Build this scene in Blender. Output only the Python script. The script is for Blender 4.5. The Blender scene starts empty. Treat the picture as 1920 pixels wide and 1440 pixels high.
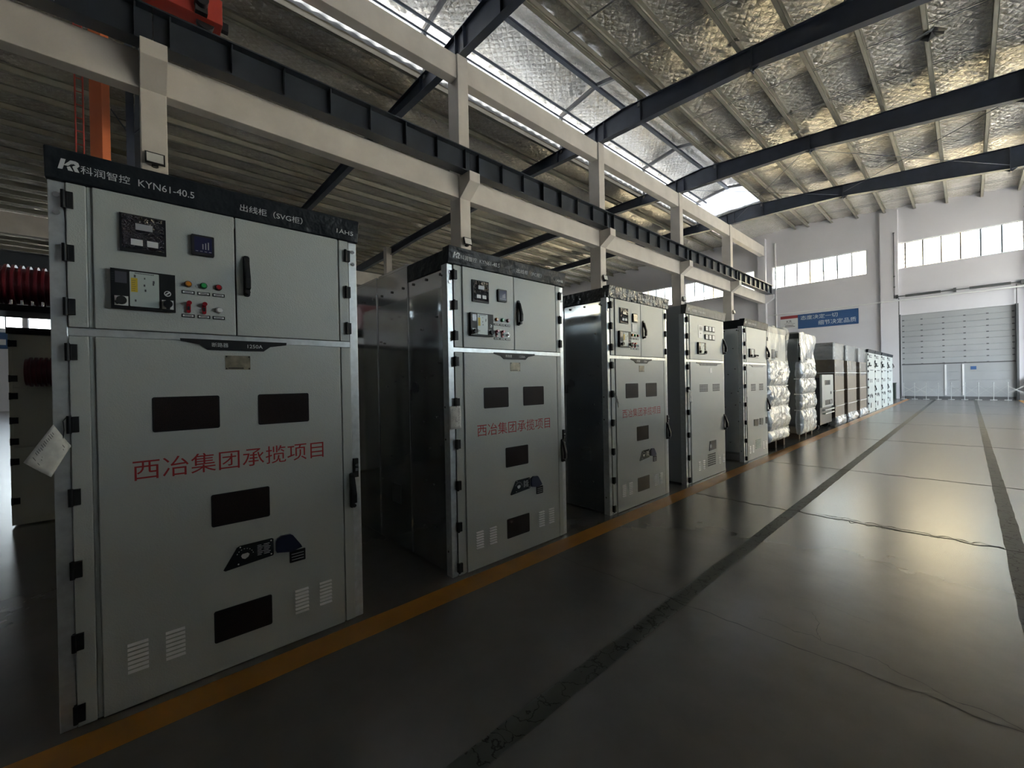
import bpy, bmesh, math, random
from mathutils import Vector, Matrix, noise
random.seed(7)
PI = math.pi
SC = bpy.context.scene
COL = SC.collection

# ------------------------------------------------------------------ camera
F_PX, YAW, PITCH, ROLL, CAM_H = 782.5, math.radians(47.55), math.radians(-0.23), math.radians(-1.083), 1.55
cam = bpy.data.cameras.new('camera')
cam.sensor_width = 36.0
cam.lens = F_PX / 1920 * 36.0
cam.clip_start, cam.clip_end = 0.02, 400
camo = bpy.data.objects.new('camera', cam)
COL.objects.link(camo)
fw = Vector((-math.sin(YAW) * math.cos(PITCH), math.cos(YAW) * math.cos(PITCH), math.sin(PITCH)))
rt = Vector((math.cos(YAW), math.sin(YAW), 0))
up = rt.cross(fw)
r2 = math.cos(ROLL) * rt + math.sin(ROLL) * up
u2 = -math.sin(ROLL) * rt + math.cos(ROLL) * up
M = Matrix((r2, u2, -fw)).transposed().to_4x4()
M.translation = Vector((0, 0, CAM_H))
camo.matrix_world = M
SC.camera = camo

# ------------------------------------------------------------------ world, sun, exposure
SC.view_settings.view_transform = 'Standard'
SC.view_settings.look = 'None'
SC.view_settings.gamma = 1.0
SC.view_settings.exposure = 1.5
SC.cycles.max_bounces = 10
SC.cycles.diffuse_bounces = 6
SC.cycles.glossy_bounces = 5
SC.cycles.transmission_bounces = 6
SC.cycles.transparent_max_bounces = 12
SC.cycles.sample_clamp_indirect = 6.0
SC.cycles.use_denoising = True
W = bpy.data.worlds.new('world')
SC.world = W
W.use_nodes = True
nt = W.node_tree
bg = nt.nodes['Background']
sky = nt.nodes.new('ShaderNodeTexSky')
sky.sky_type = 'NISHITA'
sky.sun_disc = False
sky.sun_elevation = math.radians(38)
sky.sun_rotation = math.radians(190)
sky.air_density = 1.0
sky.dust_density = 3.0
hs = nt.nodes.new('ShaderNodeHueSaturation')
hs.inputs['Saturation'].default_value = 0.35
nt.links.new(sky.outputs[0], hs.inputs['Color'])
nt.links.new(hs.outputs[0], bg.inputs[0])
bg.inputs[1].default_value = 1.6
sun = bpy.data.lights.new('sun', 'SUN')
sun.energy = 24.0
sun.angle = math.radians(0.6)
sun.color = (1.0, 0.93, 0.82)
suno = bpy.data.objects.new('sun', sun)
COL.objects.link(suno)
suno.rotation_euler = Vector((0.25, 0.75, -0.62)).to_track_quat('-Z', 'Y').to_euler()


def portal(name, center, direction, sx, sy):
    """a window's daylight portal: guides sky light through the opening, gives off nothing itself"""
    l = bpy.data.lights.new(name, 'AREA')
    l.shape = 'RECTANGLE'
    l.size, l.size_y = sx, sy
    l.cycles.is_portal = True
    o = bpy.data.objects.new(name, l)
    COL.objects.link(o)
    o.location = center
    o.rotation_euler = Vector(direction).to_track_quat('-Z', 'Z').to_euler()


# ------------------------------------------------------------------ materials
def mat(name, col, rough=0.5, metal=0.0, spec=0.5, bump=None, vary=None, alpha=1.0, coat=0.0, emit=None):
    m = bpy.data.materials.new(name)
    m.use_nodes = True
    t = m.node_tree
    b = t.nodes['Principled BSDF']
    b.inputs['Base Color'].default_value = (*col, 1)
    b.inputs['Roughness'].default_value = rough
    b.inputs['Metallic'].default_value = metal
    b.inputs['Specular IOR Level'].default_value = spec
    b.inputs['Alpha'].default_value = alpha
    b.inputs['Coat Weight'].default_value = coat
    if emit:
        b.inputs['Emission Color'].default_value = (*emit[0], 1)
        b.inputs['Emission Strength'].default_value = emit[1]
    tc = None
    if bump or vary:
        tc = t.nodes.new('ShaderNodeTexCoord')
    if vary:                                    # (scale, dark factor, light factor)
        n = t.nodes.new('ShaderNodeTexNoise')
        n.inputs['Scale'].default_value = vary[0]
        n.inputs['Detail'].default_value = 5
        r = t.nodes.new('ShaderNodeValToRGB')
        r.color_ramp.elements[0].position, r.color_ramp.elements[1].position = 0.3, 0.7
        r.color_ramp.elements[0].color = (*[c * vary[1] for c in col], 1)
        r.color_ramp.elements[1].color = (*[min(1, c * vary[2]) for c in col], 1)
        t.links.new(tc.outputs['Object'], n.inputs['Vector'])
        t.links.new(n.outputs['Fac'], r.inputs[0])
        t.links.new(r.outputs[0], b.inputs['Base Color'])
    if bump:                                    # (scale, strength, distance)
        n = t.nodes.new('ShaderNodeTexNoise')
        n.inputs['Scale'].default_value = bump[0]
        n.inputs['Detail'].default_value = 3
        bm_ = t.nodes.new('ShaderNodeBump')
        bm_.inputs['Strength'].default_value = bump[1]
        bm_.inputs['Distance'].default_value = bump[2]
        t.links.new(tc.outputs['Object'], n.inputs['Vector'])
        t.links.new(n.outputs['Fac'], bm_.inputs['Height'])
        t.links.new(bm_.outputs[0], b.inputs['Normal'])
        if coat:
            t.links.new(bm_.outputs[0], b.inputs['Coat Normal'])
    return m


PAINT = mat('light_grey_powder_coat', (0.47, 0.50, 0.48), 0.34, bump=(150, 0.5, 0.003))
GALV = mat('galvanised_steel', (0.62, 0.65, 0.66), 0.36, 0.55, vary=(26, 0.86, 1.08))
SIDE = mat('smooth_zinc_sheet', (0.60, 0.62, 0.63), 0.07, 0.9, vary=(3, 0.93, 1.05))
SIDEG = mat('grey_painted_sheet', (0.30, 0.32, 0.34), 0.3, 0.0)
BLACK = mat('black_plastic', (0.018, 0.019, 0.021), 0.42, spec=0.2)
BLACKG = mat('black_crown_under_film', (0.016, 0.019, 0.024), 0.42, spec=0.14, bump=(9, 0.6, 0.03), coat=0.05)
BLACKF = mat('black_crown_in_silver_film', (0.03, 0.033, 0.037), 0.3, spec=0.4, bump=(13, 1.0, 0.05), coat=0.45)
GREYC = mat('dark_grey_crown', (0.075, 0.085, 0.095), 0.4, spec=0.3, bump=(14, 0.3, 0.02))
WHITE_T = mat('white_lettering', (0.62, 0.64, 0.66), 0.5)
RED_T = mat('red_lettering', (0.36, 0.018, 0.022), 0.5)
DKGLASS = mat('brown_mesh_window', (0.022, 0.016, 0.016), 0.3, spec=0.15, vary=(300, 0.6, 1.6))
GREYWIN = mat('grey_viewing_window', (0.16, 0.15, 0.13), 0.15)
BRASS = mat('tarnished_plate', (0.20, 0.18, 0.13), 0.4, 0.3, vary=(20, 0.5, 1.6))
PANELW = mat('pale_relay_panel', (0.50, 0.57, 0.55), 0.35)
WHITE = mat('white_plastic', (0.75, 0.76, 0.76), 0.4)
YEL = mat('yellow_sticker', (0.65, 0.47, 0.04), 0.5)
FILMG = mat('wrinkled_film_on_meter', (0.02, 0.02, 0.035), 0.06, bump=(38, 1.0, 0.10), coat=1.0)
SCRGREY = mat('grey_screen', (0.42, 0.43, 0.45), 0.2)
SCRBLUE = mat('dark_blue_screen', (0.02, 0.022, 0.07), 0.12)
AMBER = mat('amber_lamp', (0.75, 0.26, 0.02), 0.25)
GREEN = mat('green_lamp', (0.03, 0.30, 0.09), 0.25)
REDL = mat('red_lamp', (0.35, 0.02, 0.03), 0.25)
CHROME = mat('chrome', (0.7, 0.7, 0.72), 0.15, 1.0)
NAVY = mat('navy_plastic', (0.012, 0.016, 0.05), 0.3)
PAPER = mat('creased_paper', (0.72, 0.72, 0.69), 0.8, vary=(40, 0.8, 1.0))
INK = mat('ink', (0.10, 0.10, 0.11), 0.7)
CONC = mat('pale_painted_concrete', (0.53, 0.50, 0.46), 0.75, vary=(1.3, 0.88, 1.06), bump=(30, 0.15, 0.01))
WALLM = mat('white_wall_paint', (0.64, 0.635, 0.68), 0.8, vary=(0.35, 0.93, 1.03))
STEEL = mat('blue_black_steel_paint', (0.040, 0.050, 0.074), 0.45, vary=(2, 0.8, 1.2))
STEELG = mat('blue_grey_crane_paint', (0.027, 0.034, 0.045), 0.4, vary=(2, 0.85, 1.15))
RAILG = mat('dark_green_rail', (0.015, 0.04, 0.028), 0.5)
PURL = mat('grey_green_purlin_paint', (0.30, 0.285, 0.235), 0.55, vary=(1.5, 0.85, 1.1))
ORANGE = mat('orange_crane_paint', (0.62, 0.16, 0.055), 0.5)
REDP = mat('red_crane_paint', (0.42, 0.05, 0.035), 0.5)
REDINS = mat('dark_red_epoxy', (0.13, 0.016, 0.022), 0.28)
BEIGE = mat('beige_cabinet_paint', (0.50, 0.50, 0.42), 0.5)
CARD = mat('brown_cardboard', (0.135, 0.108, 0.082), 0.45, vary=(6, 0.85, 1.1))
STRAP = mat('white_strapping', (0.72, 0.73, 0.72), 0.4)
WOOD = mat('dark_pallet_wood', (0.10, 0.075, 0.05), 0.8)
DARKM = mat('dark_trolley_steel', (0.022, 0.024, 0.028), 0.4)
DOORM = mat('grey_door_steel', (0.33, 0.345, 0.36), 0.5, vary=(0.6, 0.9, 1.05))
DOORD = mat('dark_door_trim', (0.08, 0.085, 0.09), 0.5)
BLUEB = mat('blue_banner', (0.028, 0.085, 0.22), 0.5)
REDB = mat('banner_red', (0.30, 0.04, 0.045), 0.5)
WFRAME = mat('white_window_frame', (0.70, 0.71, 0.72), 0.4)
MULL = mat('backlit_mullion', (0.10, 0.105, 0.11), 0.5)  # backlit darkness of the mullions put into their colour
BARR = mat('dull_white_barrier', (0.42, 0.43, 0.43), 0.5)
PIPEM = mat('white_pipe', (0.72, 0.73, 0.74), 0.35)
BRICKW = mat('cream_facade', (0.48, 0.40, 0.26), 0.8)
FACADEW = mat('white_facade', (0.48, 0.48, 0.475), 0.8)
FACGLASS = mat('facade_glass', (0.085, 0.13, 0.16), 0.5)
BROWNT = mat('brown_facade_letters', (0.03, 0.018, 0.013), 0.6)
GROUND = mat('outdoor_paving', (0.49, 0.46, 0.415), 0.9)
BINM = mat('dark_green_box', (0.02, 0.035, 0.03), 0.5)
PERF = mat('black_perforation', (0.012, 0.012, 0.013), 0.6)
TEALV = mat('teal_louver', (0.10, 0.19, 0.18), 0.5)
CRACK = mat('dark_crack', (0.018, 0.016, 0.014), 0.9)
YLINE = mat('yellow_floor_paint', (0.38, 0.165, 0.02), 0.30, vary=(3, 0.75, 1.1))


def glass_mat():
    m = bpy.data.materials.new('window_glass')
    m.use_nodes = True
    t = m.node_tree
    t.nodes.clear()
    o = t.nodes.new('ShaderNodeOutputMaterial')
    mx = t.nodes.new('ShaderNodeMixShader')
    tr = t.nodes.new('ShaderNodeBsdfTransparent')
    tr.inputs[0].default_value = (0.92, 0.95, 0.95, 1)
    gl = t.nodes.new('ShaderNodeBsdfGlossy')
    gl.inputs['Roughness'].default_value = 0.02
    mx.inputs[0].default_value = 0.06
    t.links.new(tr.outputs[0], mx.inputs[1])
    t.links.new(gl.outputs[0], mx.inputs[2])
    t.links.new(mx.outputs[0], o.inputs[0])
    return m


GLASS = glass_mat()


def frp_mat(name, k):
    """translucent skylight sheet"""
    m = bpy.data.materials.new(name)
    m.use_nodes = True
    t = m.node_tree
    t.nodes.clear()
    o = t.nodes.new('ShaderNodeOutputMaterial')
    mx = t.nodes.new('ShaderNodeMixShader')
    tl = t.nodes.new('ShaderNodeBsdfTranslucent')
    tl.inputs[0].default_value = (0.86 * k, 0.93 * k, k, 1)
    df = t.nodes.new('ShaderNodeBsdfDiffuse')
    df.inputs[0].default_value = (0.8, 0.82, 0.85, 1)
    mx.inputs[0].default_value = 0.25
    t.links.new(tl.outputs[0], mx.inputs[1])
    t.links.new(df.outputs[0], mx.inputs[2])
    t.links.new(mx.outputs[0], o.inputs[0])
    return m


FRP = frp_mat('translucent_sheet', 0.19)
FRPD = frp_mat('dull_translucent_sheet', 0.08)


def foil_mat():
    """silver quilted insulation foil: diamond stitching, crumples"""
    m = bpy.data.materials.new('quilted_foil')
    m.use_nodes = True
    t = m.node_tree
    N, L = t.nodes, t.links
    b = N['Principled BSDF']
    b.inputs['Metallic'].default_value = 0.85
    b.inputs['Roughness'].default_value = 0.27
    tc = N.new('ShaderNodeTexCoord')
    n1 = N.new('ShaderNodeTexNoise')
    n1.inputs['Scale'].default_value = 0.5
    n1.inputs['Detail'].default_value = 4
    r = N.new('ShaderNodeValToRGB')
    r.color_ramp.elements[0].position, r.color_ramp.elements[1].position = 0.35, 0.65
    r.color_ramp.elements[0].color = (0.72, 0.69, 0.63, 1)
    r.color_ramp.elements[1].color = (0.90, 0.875, 0.83, 1)
    L.new(tc.outputs['Object'], n1.inputs['Vector'])
    L.new(n1.outputs['Fac'], r.inputs[0])
    L.new(r.outputs[0], b.inputs['Base Color'])
    sep = N.new('ShaderNodeSeparateXYZ')
    nd = N.new('ShaderNodeTexNoise')
    nd.inputs['Scale'].default_value = 1.2
    L.new(tc.outputs['Object'], nd.inputs['Vector'])
    vm = N.new('ShaderNodeVectorMath')
    vm.operation = 'MULTIPLY_ADD'
    vm.inputs[1].default_value = (0.25, 0.25, 0.25)
    L.new(nd.outputs['Color'], vm.inputs[0])
    L.new(tc.outputs['Object'], vm.inputs[2])
    L.new(vm.outputs[0], sep.inputs[0])

    def mth(op, a, bb=None):
        q = N.new('ShaderNodeMath')
        q.operation = op
        for i, s in enumerate((a, bb)):
            if s is None:
                continue
            if isinstance(s, (int, float)):
                q.inputs[i].default_value = s
            else:
                L.new(s, q.inputs[i])
        return q.outputs[0]
    k = 2 * PI / 0.5
    yy = mth('MULTIPLY', sep.outputs[1], 0.75)
    a = mth('ABSOLUTE', mth('SINE', mth('MULTIPLY', mth('ADD', sep.outputs[0], yy), k)))
    c = mth('ABSOLUTE', mth('SINE', mth('MULTIPLY', mth('SUBTRACT', sep.outputs[0], yy), k)))
    q = mth('POWER', mth('MULTIPLY', a, c), 0.5)
    # crumples: long creases across the purlins, bent by noise
    mp = N.new('ShaderNodeMapping')
    mp.inputs['Rotation'].default_value = (0, 0, math.radians(38))
    mp.inputs['Scale'].default_value = (1.3, 4.2, 1.0)
    L.new(tc.outputs['Object'], mp.inputs['Vector'])
    n2 = N.new('ShaderNodeTexNoise')
    n2.inputs['Scale'].default_value = 1.5
    n2.inputs['Detail'].default_value = 5
    n2.inputs['Roughness'].default_value = 0.62
    n2.inputs['Distortion'].default_value = 1.4
    L.new(mp.outputs[0], n2.inputs['Vector'])
    rg = mth('ABSOLUTE', mth('SUBTRACT', n2.outputs['Fac'], 0.5))
    h = mth('ADD', mth('MULTIPLY', q, 0.85), mth('MULTIPLY', rg, 4.6))
    bp = N.new('ShaderNodeBump')
    bp.inputs['Strength'].default_value = 1.0
    bp.inputs['Distance'].default_value = 0.09
    L.new(h, bp.inputs['Height'])
    L.new(bp.outputs[0], b.inputs['Normal'])
    return m


FOIL = foil_mat()


def film_mat(name, alpha, rough=0.12):
    m = mat(name, (0.52, 0.54, 0.56), rough, 0.2, bump=(13, 0.8, 0.03), alpha=alpha, coat=0.6)
    return m


FILM = film_mat('bubble_wrap_film', 0.86)
FILMC = film_mat('clear_film', 0.32, 0.08)


def floor_mat():
    m = bpy.data.materials.new('sealed_concrete')
    m.use_nodes = True
    t = m.node_tree
    N, L = t.nodes, t.links
    b = N['Principled BSDF']
    b.inputs['Specular IOR Level'].default_value = 1.0
    tc = N.new('ShaderNodeTexCoord')
    n1 = N.new('ShaderNodeTexNoise')
    n1.inputs['Scale'].default_value = 0.9
    n1.inputs['Detail'].default_value = 8
    n1.inputs['Roughness'].default_value = 0.62
    L.new(tc.outputs['Object'], n1.inputs['Vector'])
    r = N.new('ShaderNodeValToRGB')
    r.color_ramp.elements[0].position, r.color_ramp.elements[1].position = 0.3, 0.72
    r.color_ramp.elements[0].color = (0.078, 0.073, 0.065, 1)
    r.color_ramp.elements[1].color = (0.124, 0.118, 0.107, 1)
    L.new(n1.outputs['Fac'], r.inputs[0])
    L.new(r.outputs[0], b.inputs['Base Color'])
    b.inputs['Roughness'].default_value = 0.25
    n4 = N.new('ShaderNodeTexNoise')
    n4.inputs['Scale'].default_value = 3.0
    n4.inputs['Detail'].default_value = 2
    L.new(tc.outputs['Object'], n4.inputs['Vector'])
    bp = N.new('ShaderNodeBump')
    bp.inputs['Strength'].default_value = 0.10
    bp.inputs['Distance'].default_value = 0.02
    L.new(n4.outputs['Fac'], bp.inputs['Height'])
    L.new(bp.outputs[0], b.inputs['Normal'])
    return m


FLOORM = floor_mat()


def stripe_mat():
    """worn dark strip with broken cracks"""
    m = bpy.data.materials.new('worn_dark_strip')
    m.use_nodes = True
    t = m.node_tree
    N, L = t.nodes, t.links
    b = N['Principled BSDF']
    b.inputs['Roughness'].default_value = 0.55
    b.inputs['Specular IOR Level'].default_value = 0.25
    tc = N.new('ShaderNodeTexCoord')
    v = N.new('ShaderNodeTexVoronoi')
    v.feature = 'DISTANCE_TO_EDGE'
    v.inputs['Scale'].default_value = 9
    n = N.new('ShaderNodeTexNoise')
    n.inputs['Scale'].default_value = 6
    n.inputs['Detail'].default_value = 6
    L.new(tc.outputs['Object'], n.inputs['Vector'])
    mxv = N.new('ShaderNodeMixRGB')
    mxv.inputs[0].default_value = 0.22
    L.new(tc.outputs['Object'], mxv.inputs[1])
    L.new(n.outputs['Color'], mxv.inputs[2])
    L.new(mxv.outputs[0], v.inputs['Vector'])
    r = N.new('ShaderNodeValToRGB')
    r.color_ramp.elements[0].position, r.color_ramp.elements[1].position = 0.008, 0.03
    r.color_ramp.elements[0].color = (0.012, 0.012, 0.012, 1)
    r.color_ramp.elements[1].color = (0.075, 0.085, 0.078, 1)
    L.new(v.outputs['Distance'], r.inputs[0])
    L.new(r.outputs[0], b.inputs['Base Color'])
    bp = N.new('ShaderNodeBump')
    bp.inputs['Strength'].default_value = 0.5
    bp.inputs['Distance'].default_value = 0.01
    L.new(n.outputs['Fac'], bp.inputs['Height'])
    L.new(bp.outputs[0], b.inputs['Normal'])
    return m


STRIPE = stripe_mat()


# ------------------------------------------------------------------ mesh helpers
class MB:
    """collects shapes; build() links them as ONE mesh object"""

    def __init__(s):
        s.v, s.f, s.m, s.s = [], [], [], []

    def add(s, vs, fs, mi=0, smooth=False):
        o = len(s.v)
        s.v += [tuple(p) for p in vs]
        s.f += [tuple(i + o for i in f) for f in fs]
        s.m += [mi] * len(fs)
        s.s += [smooth] * len(fs)
        return s

    def box(s, x0, x1, y0, y1, z0, z1, mi=0):
        x0, x1 = min(x0, x1), max(x0, x1)
        y0, y1 = min(y0, y1), max(y0, y1)
        z0, z1 = min(z0, z1), max(z0, z1)
        vs = [(x0, y0, z0), (x1, y0, z0), (x1, y1, z0), (x0, y1, z0), (x0, y0, z1), (x1, y0, z1), (x1, y1, z1), (x0, y1, z1)]
        return s.add(vs, [(3, 2, 1, 0), (4, 5, 6, 7), (0, 1, 5, 4), (1, 2, 6, 5), (2, 3, 7, 6), (3, 0, 4, 7)], mi)

    def bar(s, p, q, w, h, mi=0, upv=(0, 0, 1)):
        """rectangular bar from p to q, w across, h along upv"""
        p, q = Vector(p), Vector(q)
        d = (q - p).normalized()
        u = Vector(upv)
        sd = d.cross(u)
        if sd.length < 1e-4:
            sd = d.cross(Vector((1, 0, 0)))
        sd.normalize()
        u = sd.cross(d).normalized()
        a, b = sd * w / 2, u * h / 2
        vs = [p - a - b, p + a - b, p + a + b, p - a + b, q - a - b, q + a - b, q + a + b, q - a + b]
        return s.add(vs, [(0, 1, 2, 3), (7, 6, 5, 4), (4, 5, 1, 0), (5, 6, 2, 1), (6, 7, 3, 2), (7, 4, 0, 3)], mi)

    def prism(s, pts, ext, mi=0):
        n = len(pts)
        e = Vector(ext)
        P = [Vector(p) for p in pts]
        vs = P + [p + e for p in P]
        fs = [tuple(range(n))[::-1], tuple(range(n, 2 * n))] + [(i, (i + 1) % n, n + (i + 1) % n, n + i) for i in range(n)]
        return s.add(vs, fs, mi)

    def cyl(s, p, q, r, n=14, mi=0, r2=None, caps=True):
        p, q = Vector(p), Vector(q)
        d = (q - p).normalized()
        a = d.orthogonal().normalized()
        b = d.cross(a)
        r2 = r if r2 is None else r2
        vs, fs = [], []
        for i in range(n):
            t = 2 * PI * i / n
            o = a * math.cos(t) + b * math.sin(t)
            vs += [p + o * r, q + o * r2]
        for i in range(n):
            j = (i + 1) % n
            fs.append((2 * i, 2 * j, 2 * j + 1, 2 * i + 1))
        s.add(vs, fs, mi, True)
        if caps:
            s.add([vs[2 * i] for i in range(n)], [tuple(range(n))[::-1]], mi)
            s.add([vs[2 * i + 1] for i in range(n)], [tuple(range(n))], mi)
        return s

    def tube(s, pts, r, n=8, mi=0):
        for a, b in zip(pts[:-1], pts[1:]):
            s.cyl(a, b, r, n, mi)
        return s

    def rrect(s, y0, y1, z0, z1, x0, x1, rad=0.01, mi=0, n=4):
        """rounded plate in the y-z plane, thickness x0..x1"""
        pts = []
        for cy, cz, a0 in ((y1 - rad, z1 - rad, 0), (y0 + rad, z1 - rad, 90), (y0 + rad, z0 + rad, 180), (y1 - rad, z0 + rad, 270)):
            for i in range(n + 1):
                t = math.radians(a0 + 90 * i / n)
                pts.append((x0, cy + rad * math.cos(t), cz + rad * math.sin(t)))
        return s.prism(pts, (x1 - x0, 0, 0), mi)

    def text(s, body, y0, y1, z0, z1, x, mi=0, axis='X'):
        """lettering filling the box y0..y1, z0..z1 on the plane x (axis X faces +x; axis Y: faces -y, y0..y1 are x values)"""
        me = text_mesh(body)
        xs = [v.co.x for v in me.vertices]
        ys = [v.co.y for v in me.vertices]
        ax, bx, ay, by = min(xs), max(xs), min(ys), max(ys)
        vs = []
        for v in me.vertices:
            a = y0 + (v.co.x - ax) / (bx - ax) * (y1 - y0)
            b = z0 + (v.co.y - ay) / max(1e-6, by - ay) * (z1 - z0)
            vs.append((x, a, b) if axis == 'X' else (a, x, b))
        return s.add(vs, [tuple(p.vertices) for p in me.polygons], mi)

    def build(s, name, mats, parent=None, bevel=0.0, loc=None):
        me = bpy.data.meshes.new(name)
        me.from_pydata(s.v, [], s.f)
        for m in (mats if isinstance(mats, (list, tuple)) else [mats]):
            me.materials.append(m)
        for p, mi, sm in zip(me.polygons, s.m, s.s):
            p.material_index = mi
            p.use_smooth = sm
        me.update()
        o = bpy.data.objects.new(name, me)
        COL.objects.link(o)
        if parent:
            o.parent = parent
        if loc:
            o.location = loc
        if bevel:
            bv = o.modifiers.new('bevel', 'BEVEL')
            bv.width = bevel
            bv.segments = 2
            bv.limit_method = 'ANGLE'
        return o


_tx = {}


def text_mesh(body):
    if body not in _tx:
        c = bpy.data.curves.new('t', 'FONT')
        c.body = body
        c.size = 1
        c.resolution_u = 3
        o = bpy.data.objects.new('t', c)
        COL.objects.link(o)
        dg = bpy.context.evaluated_depsgraph_get()
        _tx[body] = bpy.data.meshes.new_from_object(o.evaluated_get(dg))
        bpy.data.objects.remove(o)
    return _tx[body]


GROUPS = {'column': 'concrete columns along the hall', 'beam': 'concrete beams between the columns', 'girder': 'crane girders', 'rafter': 'steel roof rafters',
          'purlin': 'roof purlins', 'tie rod': 'sag rods between the purlins', 'brace': 'diagonal roof braces', 'floodlight': 'floodlights on the columns',
          'cabinet': 'switchgear cabinets', 'wrapped cabinet': 'wrapped cabinets in the row', 'tag': 'paper tags on the cabinets', 'insulator': 'red ribbed insulators',
          'conduit': 'conduits beside the door', 'box': 'boxes beside the door', 'banner': 'blue wall banners'}


def tag(o, label, cat, group=None):
    o['label'] = label
    o['category'] = cat
    group = group or GROUPS.get(cat)
    if group:
        o['group'] = group
    return o


def thing(name, label, cat, loc=(0, 0, 0), rz=0.0, group=None):
    o = bpy.data.objects.new(name, None)
    o.empty_display_size = 0.2
    COL.objects.link(o)
    o.location = loc
    o.rotation_euler = (0, 0, rz)
    return tag(o, label, cat, group)


def struct(o):
    o['kind'] = 'structure'
    return o


def sempty(name, loc=(0, 0, 0)):
    o = bpy.data.objects.new(name, None)
    COL.objects.link(o)
    o.location = loc
    return struct(o)


# ------------------------------------------------------------------ the hall: dimensions in metres
XL, XR, YF, YB = -52.0, 9.6, -12.0, 37.4        # left, right, front (behind the camera), back wall
X2 = -31.0                                        # second column row, far side of the left hall
XC = -10.7                                       # aisle face of the column row
COLY = [0.23, 7.73, 15.13, 22.62, 29.93]         # near edge of each column, 0.40 wide
WT = 0.3


def zr(x):                                       # underside of the purlins on the right slope = top of the rafters
    return 12.67 - 0.078 * (x + 7.9)


def zl(x):                                       # the same over the left hall
    return 12.52 + 0.012 * (x + 15)


def wall_boxes(mb, axis, c0, c1, a0, a1, z0, z1, holes):
    """wall slab c0..c1 thick, a0..a1 long with rectangular holes (a0,a1,z0,z1)"""
    As = sorted({a0, a1} | {h[0] for h in holes} | {h[1] for h in holes})
    Zs = sorted({z0, z1} | {h[2] for h in holes} | {h[3] for h in holes})
    for i in range(len(As) - 1):
        for j in range(len(Zs) - 1):
            ca, cz = (As[i] + As[i + 1]) / 2, (Zs[j] + Zs[j + 1]) / 2
            if any(h[0] < ca < h[1] and h[2] < cz < h[3] for h in holes):
                continue
            if axis == 'Y':
                mb.box(As[i], As[i + 1], c0, c1, Zs[j], Zs[j + 1])
            else:
                mb.box(c0, c1, As[i], As[i + 1], Zs[j], Zs[j + 1])


# floor with its painted lines, joints and cracks
mb = MB()
mb.box(XL, XR, YF, YB, -0.2, 0.0)


def ribbon(mb, pts, w, z, mi, jit=0.0):
    """flat strip along a polyline with ragged edges"""
    P = [Vector((p[0], p[1], 0)) for p in pts]
    vs = []
    for i, p in enumerate(P):
        d = (P[min(i + 1, len(P) - 1)] - P[max(i - 1, 0)]).normalized()
        n = Vector((-d.y, d.x, 0))
        ww = w(i / (len(P) - 1)) if callable(w) else w
        vs += [(p + n * (ww / 2 + random.uniform(-jit, jit))) + Vector((0, 0, z)), (p - n * (ww / 2 + random.uniform(-jit, jit))) + Vector((0, 0, z))]
    mb.add(vs, [(2 * i, 2 * i + 1, 2 * i + 3, 2 * i + 2) for i in range(len(P) - 1)], mi)


def frange(a, b, n):
    return [a + (b - a) * i / n for i in range(n + 1)]


ribbon(mb, [(-2.605, y) for y in frange(YF, 36.8, 160)], 0.20, 0.0010, 1, 0.004)
ribbon(mb, [(1.98, y) for y in frange(YF, 36.8, 160)], 0.20, 0.0010, 1, 0.004)
ribbon(mb, [(-1.385, y) for y in frange(YF, 37.3, 260)], 0.115, 0.0012, 2, 0.003)
ribbon(mb, [(0.265, y) for y in frange(YF, 37.3, 260)], 0.12, 0.0012, 2, 0.005)


def wander(p, q, n, amp):
    p, q = Vector((*p, 0)), Vector((*q, 0))
    d = q - p
    nn = Vector((-d.y, d.x, 0)).normalized()
    ph = random.uniform(0, 100)
    return [tuple(p + d * (i / n) + nn * amp * (noise.noise(Vector((i * 0.37 + ph, 0, 0))) * 1.6 + noise.noise(Vector((i * 1.3 + ph, 5, 0))) * 0.6))[:2] for i in range(n + 1)]


for yj, amp, w in ((2.80, 0.02, 0.007), (5.64, 0.035, 0.016), (8.70, 0.02, 0.022), (13.25, 0.03, 0.030), (18.0, 0.02, 0.03), (24.0, 0.02, 0.04), (30.0, 0.02, 0.05)):
    ribbon(mb, wander((-2.5, yj - 0.02), (2.5, yj + 0.03), 90, amp), w, 0.0016, 3, w * 0.3)
for x0, x1, dy in ((-1.2, 0.2, 0.05), (-1.0, -0.2, -0.06)):       # broken edges of the near joint
    ribbon(mb, wander((x0, 5.66 + dy), (x1, 5.66 + dy * 0.6), 50, 0.04), 0.008, 0.0016, 3, 0.004)
CR = [(-0.93, 2.97), (-0.83, 2.99), (-0.73, 2.96), (-0.65, 2.99), (-0.57, 2.95), (-0.46, 2.97), (-0.35, 2.98), (-0.25, 2.92), (-0.17, 2.91), (-0.05, 2.85), (0.04, 2.87), (0.15, 2.83), (0.4, 2.78), (0.8, 2.7)]


def crack(pts, w):
    fine = []
    for a, b in zip(pts[:-1], pts[1:]):
        for k in range(5):
            t = k / 5
            fine.append((a[0] + (b[0] - a[0]) * t + random.uniform(-.006, .006), a[1] + (b[1] - a[1]) * t + random.uniform(-.006, .006)))
    fine.append(pts[-1])
    ribbon(mb, fine, w, 0.0014, 3, w * 0.35)


crack(CR, 0.0045)
crack([(-0.86, 3.44), (-0.71, 3.47), (-0.56, 3.43), (-0.43, 3.40)], 0.0028)
crack([(-0.81, 3.27), (-0.71, 3.28), (-0.65, 3.17), (-0.64, 3.05), (-0.60, 2.97)], 0.0028)
crack([(-0.77, 4.5), (-0.66, 4.46), (-0.52, 4.56), (-0.43, 4.48)], 0.003)
crack([(-1.15, 3.9), (-0.95, 3.85), (-0.75, 3.95), (-0.45, 3.85)], 0.0025)
struct(mb.build('floor', [FLOORM, YLINE, STRIPE, CRACK]))

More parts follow.
